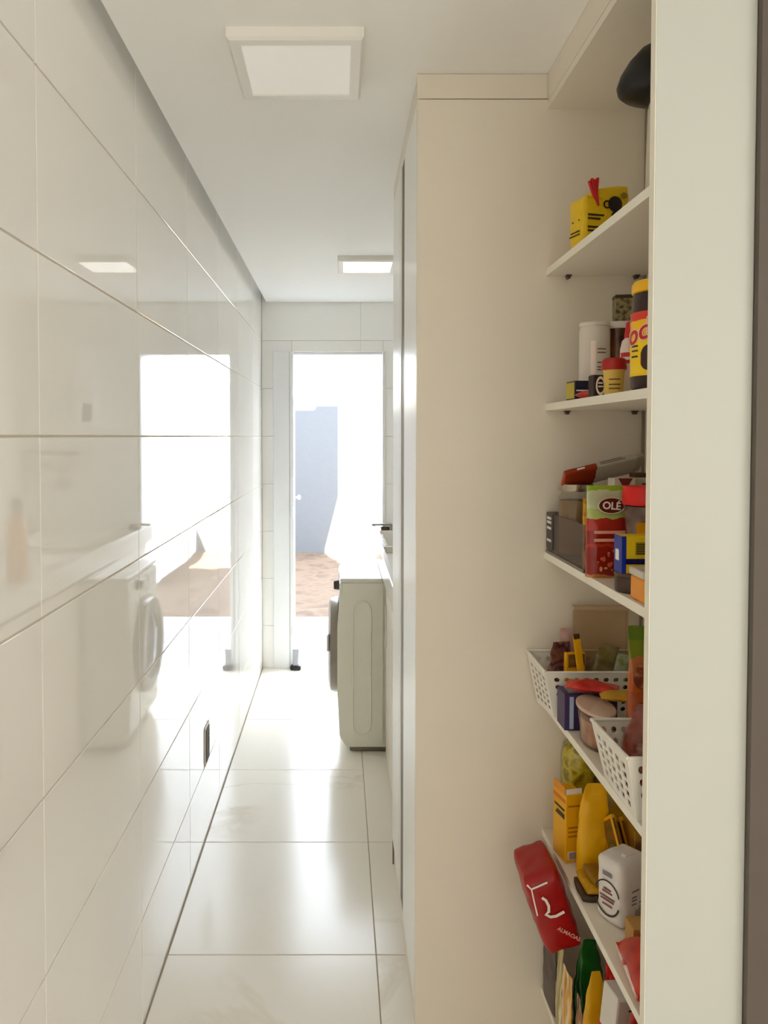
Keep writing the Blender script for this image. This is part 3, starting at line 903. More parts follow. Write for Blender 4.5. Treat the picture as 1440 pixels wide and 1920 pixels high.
# ---- third shelf
SMOKE = thin_glass('smoky_acrylic', (222, 208, 204), 1.25, 0.08)
t = thing('smoky_tray', 'smoky clear acrylic tray holding jars and cartons on the third shelf', 'tray', (0, 0, 0))
for a in ((0.511, 0.514, 1.565, 1.853, 0, 0.100), (0.722, 0.725, 1.565, 1.853, 0, 0.100), (0.514, 0.722, 1.565, 1.568, 0, 0.100), (0.514, 0.722, 1.850, 1.853, 0, 0.100), (0.514, 0.722, 1.568, 1.850, 0, 0.003)):
    pbox('tray_wall', SMOKE, t, a[0], a[1], a[2], a[3], Z3 + a[4], Z3 + a[5], 0.0005, 1)
pbox('rim', mat('tray_rim', (120, 104, 98), 0.2), t, 0.5095, 0.511, 1.565, 1.853, Z3 + 0.0, Z3 + 0.006)
tg = pbox('tray_label', mat('tray_label_dark', (54, 46, 46), 0.4), t, 0.5100, 0.511, 1.795, 1.850, Z3 + 0.012, Z3 + 0.098)
for zz in (0.074, 0.084, 0.060, 0.030):
    pbox('label_print', LETW, tg, 0.5093, 0.5100, 1.808, 1.842, Z3 + zz, Z3 + zz + 0.006)
T3 = Z3 + 0.0035
t = thing('glass_jar', 'square-shouldered glass jar with metal lid standing in the smoky tray', 'jar', (0.556, 1.768, T3))
soft(obj('glass', lathe([(0, 0), (0.038, 0), (0.041, 0.005), (0.041, 0.140), (0.036, 0.150), (0.036, 0.154), (0.033, 0.154), (0.033, 0.148), (0.038, 0.138), (0.038, 0.008), (0, 0.006)], 32), GLASS, t), 40)
soft(obj('contents', lathe([(0, 0.008), (0.0372, 0.008), (0.0372, 0.132), (0, 0.134)], 28), mat('brown_spice', (150, 124, 90), 0.8, bump=0.3), t), 40)
soft(obj('lid', lathe([(0, 0.154), (0.039, 0.154), (0.040, 0.156), (0.040, 0.170), (0.037, 0.172), (0, 0.172)], 36), mat('brushed_lid', (178, 166, 148), 0.25, metal=0.85), t), 40)

t = thing('seasoning_carton', 'small white carton with dark red and green print in the smoky tray', 'carton', (0.638, 1.700, T3), R(6))
obj('body', box(bmesh.new(), -0.025, 0.025, -0.016, 0.016, 0, 0.188, 0.001), mat('white_card', (226, 216, 202), 0.5), t)
bm = bmesh.new(); pv = [bm.verts.new(p) for p in ((-0.016, -0.0165, 0.188), (0.018, -0.0165, 0.188), (0.001, -0.0165, 0.160))]
f = bm.faces.new(pv); r_ = bmesh.ops.extrude_face_region(bm, geom=[f]); [setattr(g, 'co', g.co + Vector((0, -0.0006, 0))) for g in r_['geom'] if isinstance(g, bmesh.types.BMVert)]
obj('red_mark', bm, mat('dark_red_print', (130, 30, 22), 0.4), t)
pbox('green_mark', mat('leaf_green', (92, 118, 30), 0.5), t, -0.012, 0.022, -0.0168, -0.016, 0.112, 0.130)
strokes(t, INK, -0.012, 0.020, -0.0162, [0.136, 0.142, 0.150], 0.002)
t = thing('cream_carton', 'narrow cream carton with brown top at the back of the smoky tray', 'carton', (0.688, 1.735, T3), R(0))
obj('body', box(bmesh.new(), -0.013, 0.013, -0.014, 0.014, 0, 0.196, 0.001), mat('cream_card', (222, 206, 168), 0.5), t)
pbox('brown_top', mat('brown_card', (96, 66, 44), 0.5), t, -0.0135, 0.0135, -0.0145, 0.0145, 0.188, 0.198)
t = thing('blue_carton', 'violet blue carton right of the cream carton in the smoky tray', 'carton', (0.699, 1.688, T3))
obj('body', box(bmesh.new(), -0.014, 0.014, -0.016, 0.016, 0, 0.176, 0.001), mat('violet_blue_card', (62, 58, 110), 0.45), t)
strokes(t, LETW, -0.010, 0.010, -0.0162, [0.150, 0.140], 0.003)
t = thing('blue_sachet', 'dark blue sachet standing between the white and cream cartons', 'sachet', (0.664, 1.662, T3))
soft(obj('body', pouch(0.034, 0.016, 0.170, 4, 0.0015), mottled('blue_sachet_print', [(30, 44, 110), (60, 74, 140), (190, 190, 200)], 50, 0.3, 0.1), t), 60)

t = thing('long_packet', 'long rust-red and silver packet lying across the jar and carton', 'packet', (0.612, 1.745, T3 + 0.196), rot=(R(-42), R(-13), R(4)))
bm = softbox(0.190, 0.060, 0.014, 9, 0.3, 0.0018, 0.5, 9)
soft(obj('body', bm, banded('rust_silver_film', [(0, (168, 58, 18)), (0.03, (150, 48, 14)), (0.40, (196, 188, 174)), (0.9, (178, 168, 152))], 'X', rough=0.28, wobble=0.04, bump=0.3, bscale=70), t), 50)
strokes(t, mat('grey_print', (120, 110, 98), 0.4), -0.01, 0.05, -0.0322, [0.004, 0.009], 0.002)
pbox('highlight_mark', LETW, t, -0.066, -0.048, -0.0335, -0.0315, 0.004, 0.007)

t = thing('sauce_pouch', 'green and red tomato sauce pouch lettered OLE on the third shelf', 'pouch', (0.543, 1.528, Z3), R(4))
soft(obj('film', pouch(0.086, 0.044, 0.186, 6, 0.0035, 0.97), banded('sauce_film', [(0, (196, 130, 60)), (0.035, (142, 26, 18)), (0.33, (182, 50, 34)), (0.36, (150, 22, 18)), (0.50, (178, 44, 30)), (0.64, (186, 200, 120)), (0.74, (206, 214, 176)), (0.94, (150, 186, 50))], wobble=0.10, wscale=3.0, rough=0.22, bump=0.4, bscale=30), t), 50)
bd = disc_print('badge', mat('badge_brown', (96, 30, 24), 0.4), t, (0.004, -0.0150, 0.146), 0.027, 0.015)
ring_print('badge_rim', mat('badge_rim', (226, 220, 186), 0.4), t, (0.004, -0.0152, 0.146), 0.029, 0.017, 0.10)
lettering('OLÉ', 0.021, LETW, t, (0.004, -0.0165, 0.145), roll=R(-4), sx=1.0)
for zz, w_ in ((0.090, 0.030), (0.074, 0.027)):
    pbox('text_band', mat('pink_print', (240, 170, 150), 0.4), t, -0.034, w_, -0.0225 + (0.09 - zz) * 0.0, -0.0215, zz, zz + 0.006)
for k in range(14):
    disc_print('photo_patch', mat('pink_print2', (206, 96, 66), 0.4) if k % 3 else mat('peach_print', (230, 160, 110), 0.4), t, (random.uniform(-0.028, 0.028), -0.0224 - 0.0001 * k, random.uniform(0.014, 0.058)), random.uniform(0.002, 0.005), random.uniform(0.002, 0.006), seg=9)
t = thing('yellow_sachet', 'yellow sachet peeking out behind the green and red sauce pouch', 'sachet', (0.533, 1.592, T3), R(0))
soft(obj('body', pouch(0.034, 0.014, 0.150, 8, 0.002), mottled('yellow_orange_print', [(226, 170, 40), (240, 196, 70), (210, 110, 30)], 40, 0.35, 0.2), t), 60)

t = thing('red_lid_jar', 'brownish clear jar with bright red lid on the third shelf', 'jar', (0.6015, 1.470, Z3))
soft(obj('body', lathe([(0, 0), (0.032, 0), (0.036, 0.01), (0.034, 0.07), (0.040, 0.12), (0.043, 0.150), (0, 0.152)], 36), mottled('cocoa_through_glass', [(92, 66, 52), (128, 104, 88), (70, 40, 30)], 14, 0.12, 0.0), t), 40)
soft(obj('lid', lathe([(0, 0.152), (0.0440, 0.152), (0.0455, 0.155), (0.0455, 0.184), (0.043, 0.188), (0, 0.189)], 40), mat('bright_red_lid', (226, 8, 4), 0.3), t), 40)
t = thing('brown_tin', 'low dark brown tin under the yellow and blue starch box', 'tin', (0.542, 1.381, Z3))
soft(obj('body', lathe([(0, 0), (0.032, 0), (0.033, 0.003), (0.033, 0.026), (0.031, 0.030), (0, 0.030)], 32), mat('dark_brown_tin', (70, 48, 36), 0.35), t), 40)
soft(obj('lid', lathe([(0, 0.030), (0.034, 0.030), (0.034, 0.036), (0, 0.0365)], 32), mat('brown_tin_lid', (88, 64, 48), 0.3), t), 40)
zb = Z3 + 0.0370
t = thing('starch_box', 'yellow box with blue end and blue stripe lying on the brown tin', 'box', (0.5115, 1.3560, zb - 0.0002))
obj('body', box(bmesh.new(), 0.0, 0.080, 0.0, 0.038, 0, 0.068, 0.0012), mat('yellow_card', (238, 200, 20), 0.4), t)
pbox('blue_end', mat('royal_blue_card', (10, 40, 150), 0.4), t, -0.0008, 0.0, 0.0, 0.038, 0.0, 0.068)
pbox('blue_edge', mat('royal_blue_card', (10, 40, 150), 0.4), t, -0.0008, 0.007, -0.0008, 0.0, 0.0, 0.068)
pbox('blue_stripe', mat('navy_stripe', (6, 14, 90), 0.4), t, 0.007, 0.080, -0.0008, 0.0, 0.017, 0.027)
pbox('price_tag', LETW, t, -0.0014, -0.0008, 0.014, 0.030, 0.022, 0.042)
pbox('text_block', mat('olive_print', (150, 130, 20), 0.4), t, 0.024, 0.066, -0.0007, 0.0, 0.034, 0.057)
for k in range(5):
    pbox('print_line', INK, t, 0.026, 0.064, -0.0011, -0.0007, 0.036 + 0.004 * k, 0.0375 + 0.004 * k)
t = thing('orange_tub', 'small orange tub with pale lid nearest the white panel on the third shelf', 'tub', (0.545, 1.297, Z3))
obj('body', (lambda b: box(b, -0.030, 0.034, -0.030, 0.030, 0, 0.042, 0.004, 3))(bmesh.new()), mat('orange_plastic', (240, 150, 8), 0.3), t)
obj('lid', (lambda b: box(b, -0.032, 0.036, -0.032, 0.032, 0.0422, 0.056, 0.003, 3))(bmesh.new()), mat('pale_lid', (206, 198, 184), 0.35), t)
t = thing('amber_sachet', 'amber sachet standing behind the yellow and blue starch box', 'sachet', (0.590, 1.4135, Z3))
soft(obj('body', pouch(0.060, 0.018, 0.122, 11, 0.002), mat('amber_film', (244, 168, 10), 0.3, bump=0.3), t), 60)

# ---- fourth shelf: two perforated baskets
def perforated(bm, c00, c10, c11, c01, nu, nv, hw, hh, margin_u, m0, m1, shape):
    """a basket wall: quad c00 (low left) .. c11 (top right) with nu x nv real holes"""
    c00, c10, c11, c01 = map(Vector, (c00, c10, c11, c01))
    def P(u, v):
        return (c00 * (1 - u) + c10 * u) * (1 - v) + (c01 * (1 - u) + c11 * u) * v
    us = [0.0] + [margin_u + (1 - 2 * margin_u) * i / nu for i in range(nu + 1)] + [1.0]
    vs = [0.0] + [m0 + (1 - m0 - m1) * j / nv for j in range(nv + 1)] + [1.0]
    V = {}
    def vert(u, v):
        k = (round(u, 5), round(v, 5))
        if k not in V: V[k] = bm.verts.new(P(u, v))
        return V[k]
    for i in range(len(us) - 1):
        for j in range(len(vs) - 1):
            u0, u1, v0, v1 = us[i], us[i + 1], vs[j], vs[j + 1]
            corners = [(u0, v0), ((u0 + u1) / 2, v0), (u1, v0), (u1, (v0 + v1) / 2), (u1, v1), ((u0 + u1) / 2, v1), (u0, v1), (u0, (v0 + v1) / 2)]
            hole = 0 < i < len(us) - 2 and 0 < j < len(vs) - 2 and not (shape == 'slot' and (i + j) % 2 and False)
            if not hole:
                bm.faces.new([vert(*c) for c in corners])
                continue
            cu, cv, du, dv = (u0 + u1) / 2, (v0 + v1) / 2, (u1 - u0) / 2 * hw, (v1 - v0) / 2 * hh
            k7 = 0.72 if shape == 'round' else 0.96
            inner = [(cu - du * k7, cv - dv * k7), (cu, cv - dv), (cu + du * k7, cv - dv * k7), (cu + du, cv), (cu + du * k7, cv + dv * k7), (cu, cv + dv), (cu - du * k7, cv + dv * k7), (cu - du, cv)]
            o_ = [vert(*c) for c in corners]; n_ = [vert(*c) for c in inner]
            for q in range(8):
                r2 = (q + 1) % 8
                bm.faces.new((o_[q], o_[r2], n_[r2], n_[q]))

def basket(label, rim, base, zr_, zb_, nslot, nround):
    """rim / base: corner lists NF, FF, FB, NB as (x, y); z given per corner"""
    t = thing('storage_basket', label, 'basket', (base[0][0], base[0][1], zb_), group='white perforated plastic baskets')
    o0 = Vector((base[0][0], base[0][1], zb_))
    T = [Vector((x, y, z)) - o0 for (x, y), z in zip(rim, zr_)]
    B = [Vector((x, y, zb_)) - o0 for x, y in base]
    BW = mat('basket_white', (240, 236, 226), 0.4, var=0.01)
    names = (('front', 0, 1, 'slot'), ('far_side', 1, 2, 'round'), ('back', 2, 3, 'slot'), ('near_side', 3, 0, 'round'))
    for n_, a, b, sh_ in names:
        bm = bmesh.new()
        nu, nv = nslot if sh_ == 'slot' else nround
        if sh_ == 'slot':
            perforated(bm, B[a], B[b], T[b], T[a], nu, nv, 0.56, 0.66, 0.07, 0.10, 0.14, sh_)
        else:
            perforated(bm, B[a], B[b], T[b], T[a], nu, nv, 0.58, 0.64, 0.05, 0.10, 0.08, sh_)
        o = obj('basket_' + n_, bm, BW, t)
        md = o.modifiers.new('thickness', 'SOLIDIFY'); md.thickness = 0.0022; md.offset = 0
    bm = bmesh.new(); bm.faces.new([bm.verts.new(p + Vector((0, 0, 0.001))) for p in B])
    o = obj('basket_floor', bm, BW, t); md = o.modifiers.new('thickness', 'SOLIDIFY'); md.thickness = 0.002; md.offset = 1
    pts = T + [T[0]]
    bm = bmesh.new()
    for a, b in zip(pts, pts[1:]):
        tb = tube([a, b], 0.0036, 8); me_ = bpy.data.meshes.new('tmp'); tb.to_mesh(me_); tb.free(); bm.from_mesh(me_); bpy.data.meshes.remove(me_)
    obj('rim', bm, BW, t)
    return t
basket('white perforated basket full of packets at the far end of the fourth shelf', [(0.479, 1.735), (0.463, 1.846), (0.715, 1.846), (0.715, 1.735)], [(0.502, 1.742), (0.489, 1.840), (0.700, 1.840), (0.700, 1.742)], [1.000, 1.020, 1.020, 1.000], Z4, (4, 6), (9, 5))
basket('white perforated basket holding a reddish bag, nearest the white panel', [(0.489, 1.2595), (0.489, 1.446), (0.690, 1.446), (0.690, 1.2595)], [(0.507, 1.265), (0.514, 1.438), (0.672, 1.438), (0.672, 1.265)], [1.004, 1.000, 1.000, 1.004], Z4, (5, 5), (9, 4))

B4 = Z4 + 0.0035
FILM = 0.25
t = thing('purple_snack_bag', 'crumpled purple and brown bag at the left corner of the far basket', 'bag', (0.533, 1.800, B4), R(12))
soft(obj('film', pouch(0.066, 0.036, 0.158, 13, 0.009, 0.9, taper=0.3), mottled('purple_brown_film', [(84, 40, 44), (132, 84, 66), (70, 30, 56), (170, 120, 96)], 22, FILM, 0.3), t), 60)
t = thing('clear_wrapper', 'pinkish clear wrapper sticking up at the left of the far basket', 'wrapper', (0.553, 1.8245, B4), R(-6))
soft(obj('film', pouch(0.040, 0.014, 0.185, 15, 0.005, 0.7), mat('pinkish_film', (200, 162, 152), 0.2), t), 60)
t = thing('yellow_bordered_packet', 'yellow-edged packet with brown window in the far basket', 'packet', (0.5595, 1.777, B4), R(10))
obj('body', box(bmesh.new(), -0.026, 0.026, -0.006, 0.006, 0, 0.140, 0.003), GOLD, t)
pbox('brown_window', mottled('brown_window_print', [(70, 46, 22), (120, 84, 36), (150, 110, 50)], 40, 0.35, 0.1), t, -0.019, 0.022, -0.0068, -0.006, 0.105, 0.136)
t = thing('yellow_stick_packet', 'narrow bright yellow packet standing upright in the far basket', 'packet', (0.583, 1.760, B4), rot=(0, R(-8), R(4)))
soft(obj('body', pouch(0.018, 0.016, 0.185, 17, 0.002), GOLD, t), 60)
pbox('open_top', mat('dark_brown_mouth', (66, 44, 22), 0.6), t, -0.007, 0.007, -0.003, 0.003, 0.178, 0.190, 0.001)
t = thing('olive_pasta_bag', 'olive brown bag of pasta in the middle of the far basket', 'bag', (0.616, 1.7815, B4 + 0.012), rot=(0, R(12), R(4)))
soft(obj('film', pouch(0.064, 0.034, 0.145, 19, 0.009, taper=0.3), mottled('olive_film', [(84, 76, 34), (128, 116, 62), (150, 134, 96)], 26, FILM, 0.4), t), 60)
t = thing('pale_green_bag', 'pale green glossy bag leaning in the far basket', 'bag', (0.640, 1.7525, B4 + 0.006), rot=(0, R(12), 0))
soft(obj('film', pouch(0.034, 0.014, 0.138, 21, 0.003), mottled('pale_green_film', [(110, 120, 82), (170, 182, 150), (120, 130, 60)], 30, 0.15, 0.4), t), 60)
t = thing('green_vegetable_bag', 'dark green bag at the right of the far basket', 'bag', (0.679, 1.776, B4))
soft(obj('film', pouch(0.038, 0.046, 0.130, 23, 0.006), mottled('dark_green_film', [(50, 58, 16), (86, 104, 30), (60, 44, 20)], 24, 0.2, 0.4), t), 60)
t = thing('clear_food_box', 'clear plastic food box with pale rim standing upright in the far basket', 'food box', (0.638, 1.8285, B4))
for a in ((-0.066, 0.066, -0.008, -0.0065, 0.0, 0.228), (-0.066, -0.0645, -0.0065, 0.008, 0, 0.228), (0.0645, 0.066, -0.0065, 0.008, 0, 0.228), (-0.066, 0.066, 0.0065, 0.008, 0.0, 0.228)):
    pbox('wall', CLEARP, t, *a)
pbox('rim', mat('pale_rim', (196, 170, 140), 0.3), t, -0.070, 0.070, -0.0095, 0.0095, 0.228, 0.240, 0.003)

t = thing('purple_box', 'dark purple carton lying in front of the far basket', 'carton', (0.5015, 1.660, Z4))
obj('body', box(bmesh.new(), 0, 0.118, 0, 0.058, 0, 0.082, 0.0012), mat('dark_purple_card', (62, 44, 92), 0.4), t)
pbox('side_print', mat('light_blue_card', (170, 190, 214), 0.4), t, 0.011, 0.020, -0.0008, 0.0, 0.004, 0.076)
pbox('top_print', mottled('lilac_print', [(120, 112, 150), (160, 156, 180), (90, 80, 120)], 30, 0.35, 0), t, 0.012, 0.112, 0.008, 0.052, 0.082, 0.0826)
t = thing('clear_tub', 'pinkish clear oval tub at the front of the fourth shelf', 'tub', (0.545, 1.585, Z4))
soft(obj('body', lathe([(0, 0), (0.7, 0), (0.80, 0.006), (0.95, 0.070), (1.0, 0.074), (0.96, 0.076), (0.93, 0.072), (0.77, 0.009), (0, 0.004)], 40, sx=0.036, sy=0.064), CLEARP, t), 40)
soft(obj('contents', lathe([(0, 0.006), (0.74, 0.008), (0.90, 0.060), (0, 0.062)], 36, sx=0.036, sy=0.064), mottled('pink_contents', [(150, 104, 88), (186, 146, 126), (200, 176, 160)], 26, 0.6, 0.3), t), 60)
soft(obj('lid', lathe([(0, 0.0775), (0.98, 0.0775), (1.02, 0.079), (1.02, 0.084), (0.97, 0.086), (0, 0.087)], 40, sx=0.0365, sy=0.0645), mat('pinkish_lid', (206, 178, 160), 0.2), t), 40)
t = thing('red_noodle_packet', 'red packet lying on the purple carton and clear tub', 'packet', (0.560, 1.653, Z4 + 0.090), R(62))
soft(obj('film', pillow(0.060, 0.108, 0.020, 25, 0.004, 12), mottled('bright_red_film', [(170, 20, 18), (210, 34, 28), (226, 80, 60)], 20, 0.2, 0.3), t), 60)
t = thing('mustard_packet', 'mustard yellow and grey packet lying behind the near basket', 'packet', (0.602, 1.600, Z4 + 0.0885), R(78))
soft(obj('film', pillow(0.056, 0.084, 0.020, 27, 0.003, 12), mottled('mustard_film', [(190, 140, 30), (206, 160, 50), (120, 104, 90)], 12, 0.3, 0.2), t), 60)
t = thing('orange_pasta_pouch', 'tall orange pouch with green top beside the white panel', 'pouch', (0.625, 1.497, Z4), R(-4))
soft(obj('film', pouch(0.096, 0.044, 0.276, 29, 0.005, 0.92), banded('orange_green_film', [(0, (150, 62, 36)), (0.30, (176, 84, 40)), (0.52, (196, 96, 30)), (0.66, (196, 120, 70)), (0.76, (128, 140, 34)), (0.9, (104, 130, 30))], wobble=0.12, wscale=4, rough=0.2, bump=0.4, bscale=34), t), 50)
disc_print('pasta_print', mottled('pasta_print', [(206, 150, 110), (150, 70, 36), (120, 60, 40)], 60, 0.3, 0), t, (-0.024, -0.0165, 0.178), 0.016, 0.024)
t = thing('reddish_bag', 'reddish brown clear bag overflowing the near basket', 'bag', (0.584, 1.352, B4), R(-14))
soft(obj('film', pouch(0.138, 0.126, 0.165, 31, 0.014, 0.95, taper=0.4), mottled('reddish_bag_film', [(104, 40, 28), (146, 66, 50), (120, 50, 36), (196, 150, 132)], 20, 0.22, 0.5), t), 60)

# ---- fifth shelf
t = thing('corn_jar', 'round-topped clear jar of yellow-green food standing behind the yellow box', 'jar', (0.584, 1.8125, Z5))
soft(obj('glass', lathe([(0, 0), (0.041, 0), (0.044, 0.006), (0.044, 0.205), (0.038, 0.235), (0.022, 0.252), (0, 0.256), (0, 0.252), (0.021, 0.248), (0.036, 0.232), (0.042, 0.204), (0.042, 0.009), (0, 0.006)], 32), GLASS, t), 50)
soft(obj('contents', lathe([(0, 0.008), (0.0412, 0.010), (0.0412, 0.200), (0.035, 0.226), (0.020, 0.240), (0, 0.243)], 30), mottled('yellow_green_contents', [(120, 104, 14), (184, 166, 20), (226, 210, 60), (150, 130, 30)], 30, 0.35, 0.5), t), 50)

t = thing('lasagne_box', 'yellow box with dark lettering at the far end of the fifth shelf', 'box', (0.519, 1.702, Z5), R(12))
obj('body', box(bmesh.new(), 0.0, 0.046, 0.0, 0.060, 0, 0.158, 0.0015), mat('yellow_carton', (240, 178, 10), 0.4, var=0.08), t)
pbox('open_flap', mat('orange_flap', (232, 150, 30), 0.45), t, -0.001, 0.002, 0.004, 0.056, 0.157, 0.176, 0.0008)
pbox('white_flap', WHITEP, t, 0.003, 0.042, 0.003, 0.006, 0.157, 0.170, 0.0006)
strokes(t, INK, 0.006, 0.052, -0.0002, [0.118, 0.100, 0.106], 0.005, face='-X')
pbox('orange_band', mat('orange_red_print', (226, 110, 20), 0.4), t, -0.0008, 0.0, 0.002, 0.058, 0.138, 0.146)
bcd = pbox('barcode', LETW, t, 0.006, 0.026, -0.0006, 0.0, 0.008, 0.026)
for k in range(6):
    pbox('barcode_bar', INK, bcd, 0.008 + 0.003 * k, 0.0095 + 0.003 * k, -0.001, -0.0006, 0.009, 0.025)
strokes(t, mat('ochre_print', (180, 120, 10), 0.4), 0.006, 0.040, -0.0002, [0.06, 0.07, 0.08, 0.13], 0.004)

t = thing('yellow_standing_pouch', 'plain golden yellow pouch standing next to the yellow box', 'pouch', (0.5685, 1.664, Z5), R(-4))
soft(obj('film', pouch(0.074, 0.046, 0.205, 33, 0.005, 0.90, taper=0.35, skew=0.006), mat('deep_golden_film', (240, 180, 6), 0.32, bump=0.3, bscale=26), t), 50)
t = thing('yellow_crinkled_bag', 'crinkled yellow bag at the back of the fifth shelf', 'bag', (0.662, 1.745, Z5), R(-8))
soft(obj('film', pouch(0.100, 0.060, 0.222, 35, 0.009, 0.95, taper=0.35), mottled('crinkled_yellow_film', [(176, 136, 16), (214, 174, 30), (196, 160, 40), (150, 140, 110)], 16, 0.25, 0.4), t), 60)
t = thing('ochre_carton', 'ochre brown carton at the back right of the fifth shelf', 'carton', (0.680, 1.618, Z5))
obj('body', box(bmesh.new(), -0.050, 0.050, -0.035, 0.035, 0, 0.140, 0.002), mottled('ochre_card', [(150, 104, 22), (176, 128, 30), (120, 78, 22)], 18, 0.45, 0), t)
pbox('dark_mark', mat('dark_cup_print', (30, 18, 14), 0.4), t, -0.030, 0.020, -0.0358, -0.035, 0.060, 0.090)
FP = [((0.552, 1.592), (0.078, 0.074, 0.014), 'dark brown flat packet at the bottom of the stack behind the flour', (66, 48, 30)),
      ((0.558, 1.594), (0.074, 0.072, 0.016), 'yellow flat packet with dark rim in the middle of the stack behind the flour', (200, 150, 16)),
      ((0.570, 1.592), (0.070, 0.068, 0.016), 'brown and yellow flat packet on top of the stack behind the flour', (150, 104, 20))]
zz = Z5
for k, (xy, dm, lb, rgb) in enumerate(FP):
    t = thing('flat_packet', lb, 'packet', (xy[0], xy[1], zz), R(4 * k - 3), group='flat packets stacked on the fifth shelf')
    soft(obj('body', softbox(dm[0], dm[1], dm[2], 6, 0.25, 0.0015, 0.6, 40 + k), mat('flat_packet_%d' % k, rgb, 0.35, var=0.2, vscale=60), t), 60)
    zz += dm[2] + 0.001
YP = [(0.600, 'thin yellow-edged packet leaning nearest the golden pouch'), (0.616, 'middle one of three thin yellow-edged leaning packets'), (0.632, 'thin yellow-edged packet leaning nearest the ochre carton')]
for k, (x, lb) in enumerate(YP):
    t = thing('leaning_packet', lb, 'packet', (x, 1.575, zz - 0.001 if k == 0 else Z5), rot=(R(-38), 0, R(6)), group='thin leaning packets behind the flour')
    t.location = (x, 1.600, Z5 + 0.074 if k < 1 else Z5 + 0.024)
    hgt = 0.080 if k < 1 else 0.120
    obj('body', box(bmesh.new(), -0.005, 0.005, -0.030, 0.030, 0.0, hgt, 0.002), GOLD, t)
    pbox('dark_face', mottled('leaning_print', [(70, 54, 16), (120, 90, 20), (150, 70, 40)], 50, 0.35, 0), t, -0.0056, -0.005, -0.024, 0.024, 0.006, hgt - 0.008)
    pbox('dark_edge', mottled('leaning_print', [(70, 54, 16), (120, 90, 20), (150, 70, 40)], 50, 0.35, 0), t, -0.0025, 0.0025, -0.0306, -0.030, 0.006, hgt - 0.008)

t = thing('flour_pack', 'white paper flour pack with oval lettered logo on the fifth shelf', 'flour pack', (0.5585, 1.462, Z5), R(31))
b_ = softbox(0.084, 0.064, 0.132, 10, 0.10, 0.0034, 0.34, 51)
for v in b_.verts: v.co += Vector((0.042, 0.032, 0))
soft(obj('paper', b_, mat('white_paper', (232, 226, 222), 0.55, var=0.03, bump=0.25, bscale=30), t), 45)
fl = pbox('folded_top', mat('white_paper', (232, 226, 222), 0.55), t, 0.030, 0.062, 0.016, 0.028, 0.130, 0.137, 0.003)
ring_print('logo_oval', INK, t, (-0.0044, 0.032, 0.058), 0.030, 0.032, 0.08, 15, 165, face='-X')
ring_print('logo_oval', INK, t, (-0.0044, 0.032, 0.052), 0.030, 0.034, 0.11, 195, 345, face='-X')
for k, (zz_, ln) in enumerate(((0.072, 0.018), (0.066, 0.024), (0.056, 0.036), (0.050, 0.032), (0.040, 0.024))):
    pbox('logo_print', mat('logo_brown', (120, 70, 60), 0.5), t, -0.0052, -0.0046, 0.032 - ln / 2, 0.032 + ln / 2, zz_ - 0.002, zz_ + 0.0015)
pbox('small_mark', mat('logo_grey', (130, 124, 128), 0.5), t, -0.0046, -0.0040, 0.022, 0.044, 0.098, 0.106)
strokes(t, mat('logo_grey', (130, 124, 128), 0.5), 0.026, 0.074, -0.0028, [0.046, 0.054, 0.060, 0.072], 0.003)
pbox('text_block', mat('logo_grey2', (172, 164, 162), 0.5), t, 0.036, 0.076, -0.0030, -0.0024, 0.018, 0.040)
t = thing('kraft_box', 'brown kraft box between the flour pack and the orange-red bag', 'box', (0.605, 1.415, Z5))
obj('body', box(bmesh.new(), -0.050, 0.060, -0.020, 0.022, 0, 0.050, 0.001), mat('kraft_card', (190, 142, 76), 0.6), t)
pbox('dark_strip', INK, t, -0.030, 0.050, -0.0206, -0.020, 0.036, 0.043)
t = thing('orange_red_bag', 'glossy orange-red bag with white streaks lying by the fifth shelf edge', 'bag', (0.574, 1.317, Z5 + 0.001), R(-6))
soft(obj('film', pillow(0.124, 0.138, 0.060, 53, 0.006, 16), mottled('orange_red_film', [(170, 24, 8), (206, 44, 14), (220, 70, 36)], 14, 0.18, 0.3), t), 60)
w_ = soft(obj('white_seal', pillow(0.012, 0.140, 0.010, 55, 0.003, 10), mottled('white_seal_film', [(226, 196, 186), (240, 220, 212), (196, 60, 50)], 50, 0.25, 0.3), t), 60); w_.location = (-0.055, 0.0, 0.014)

# ---- bottom shelf
t = thing('red_lettered_pack', 'large red soft pack with white lettering jutting out under the fifth shelf', 'pack', (0.500, 1.690, 0.418), rot=(0, R(-19), R(-2)))
RS = mat('deep_red_film', (168, 8, 8), 0.32, var=0.12, bump=0.2, bscale=18)
soft(obj('film', softbox(0.080, 0.140, 0.176, 9, 0.12, 0.004, 0.30, 61), RS, t), 50)
def glyph(parent, pts, w, y, m=LETW, name='white_mark'):
    bm = bmesh.new(); pr = None
    for i, p in enumerate(pts):
        a = Vector(pts[max(i - 1, 0)]); b = Vector(pts[min(i + 1, len(pts) - 1)])
        d = (b - a).normalized(); n_ = Vector((-d.y, d.x)) * w / 2
        q = [bm.verts.new((p[0] + n_.x, y, p[1] + n_.y)), bm.verts.new((p[0] - n_.x, y, p[1] - n_.y))]
        if pr: bm.faces.new((pr[0], pr[1], q[1], q[0]))
        pr = q
    o = obj(name, bm, m, parent)
    md = o.modifiers.new('thickness', 'SOLIDIFY'); md.thickness = 0.0008
    return o
glyph(t, [(-0.012, 0.136), (-0.006, 0.128), (-0.004, 0.114), (-0.008, 0.102), (-0.016, 0.098), (-0.008, 0.090), (0.004, 0.088), (0.024, 0.092)], 0.006, -0.0788)
glyph(t, [(-0.034, 0.170), (-0.028, 0.158), (-0.008, 0.160), (0.010, 0.162)], 0.004, -0.0745)
glyph(t, [(-0.028, 0.156), (-0.031, 0.130), (-0.034, 0.098)], 0.003, -0.0745)
lettering('ALMAOAS', 0.012, mat('pink_lettering', (236, 170, 160), 0.4), t, (0.018, -0.0762, 0.040), roll=R(-46))
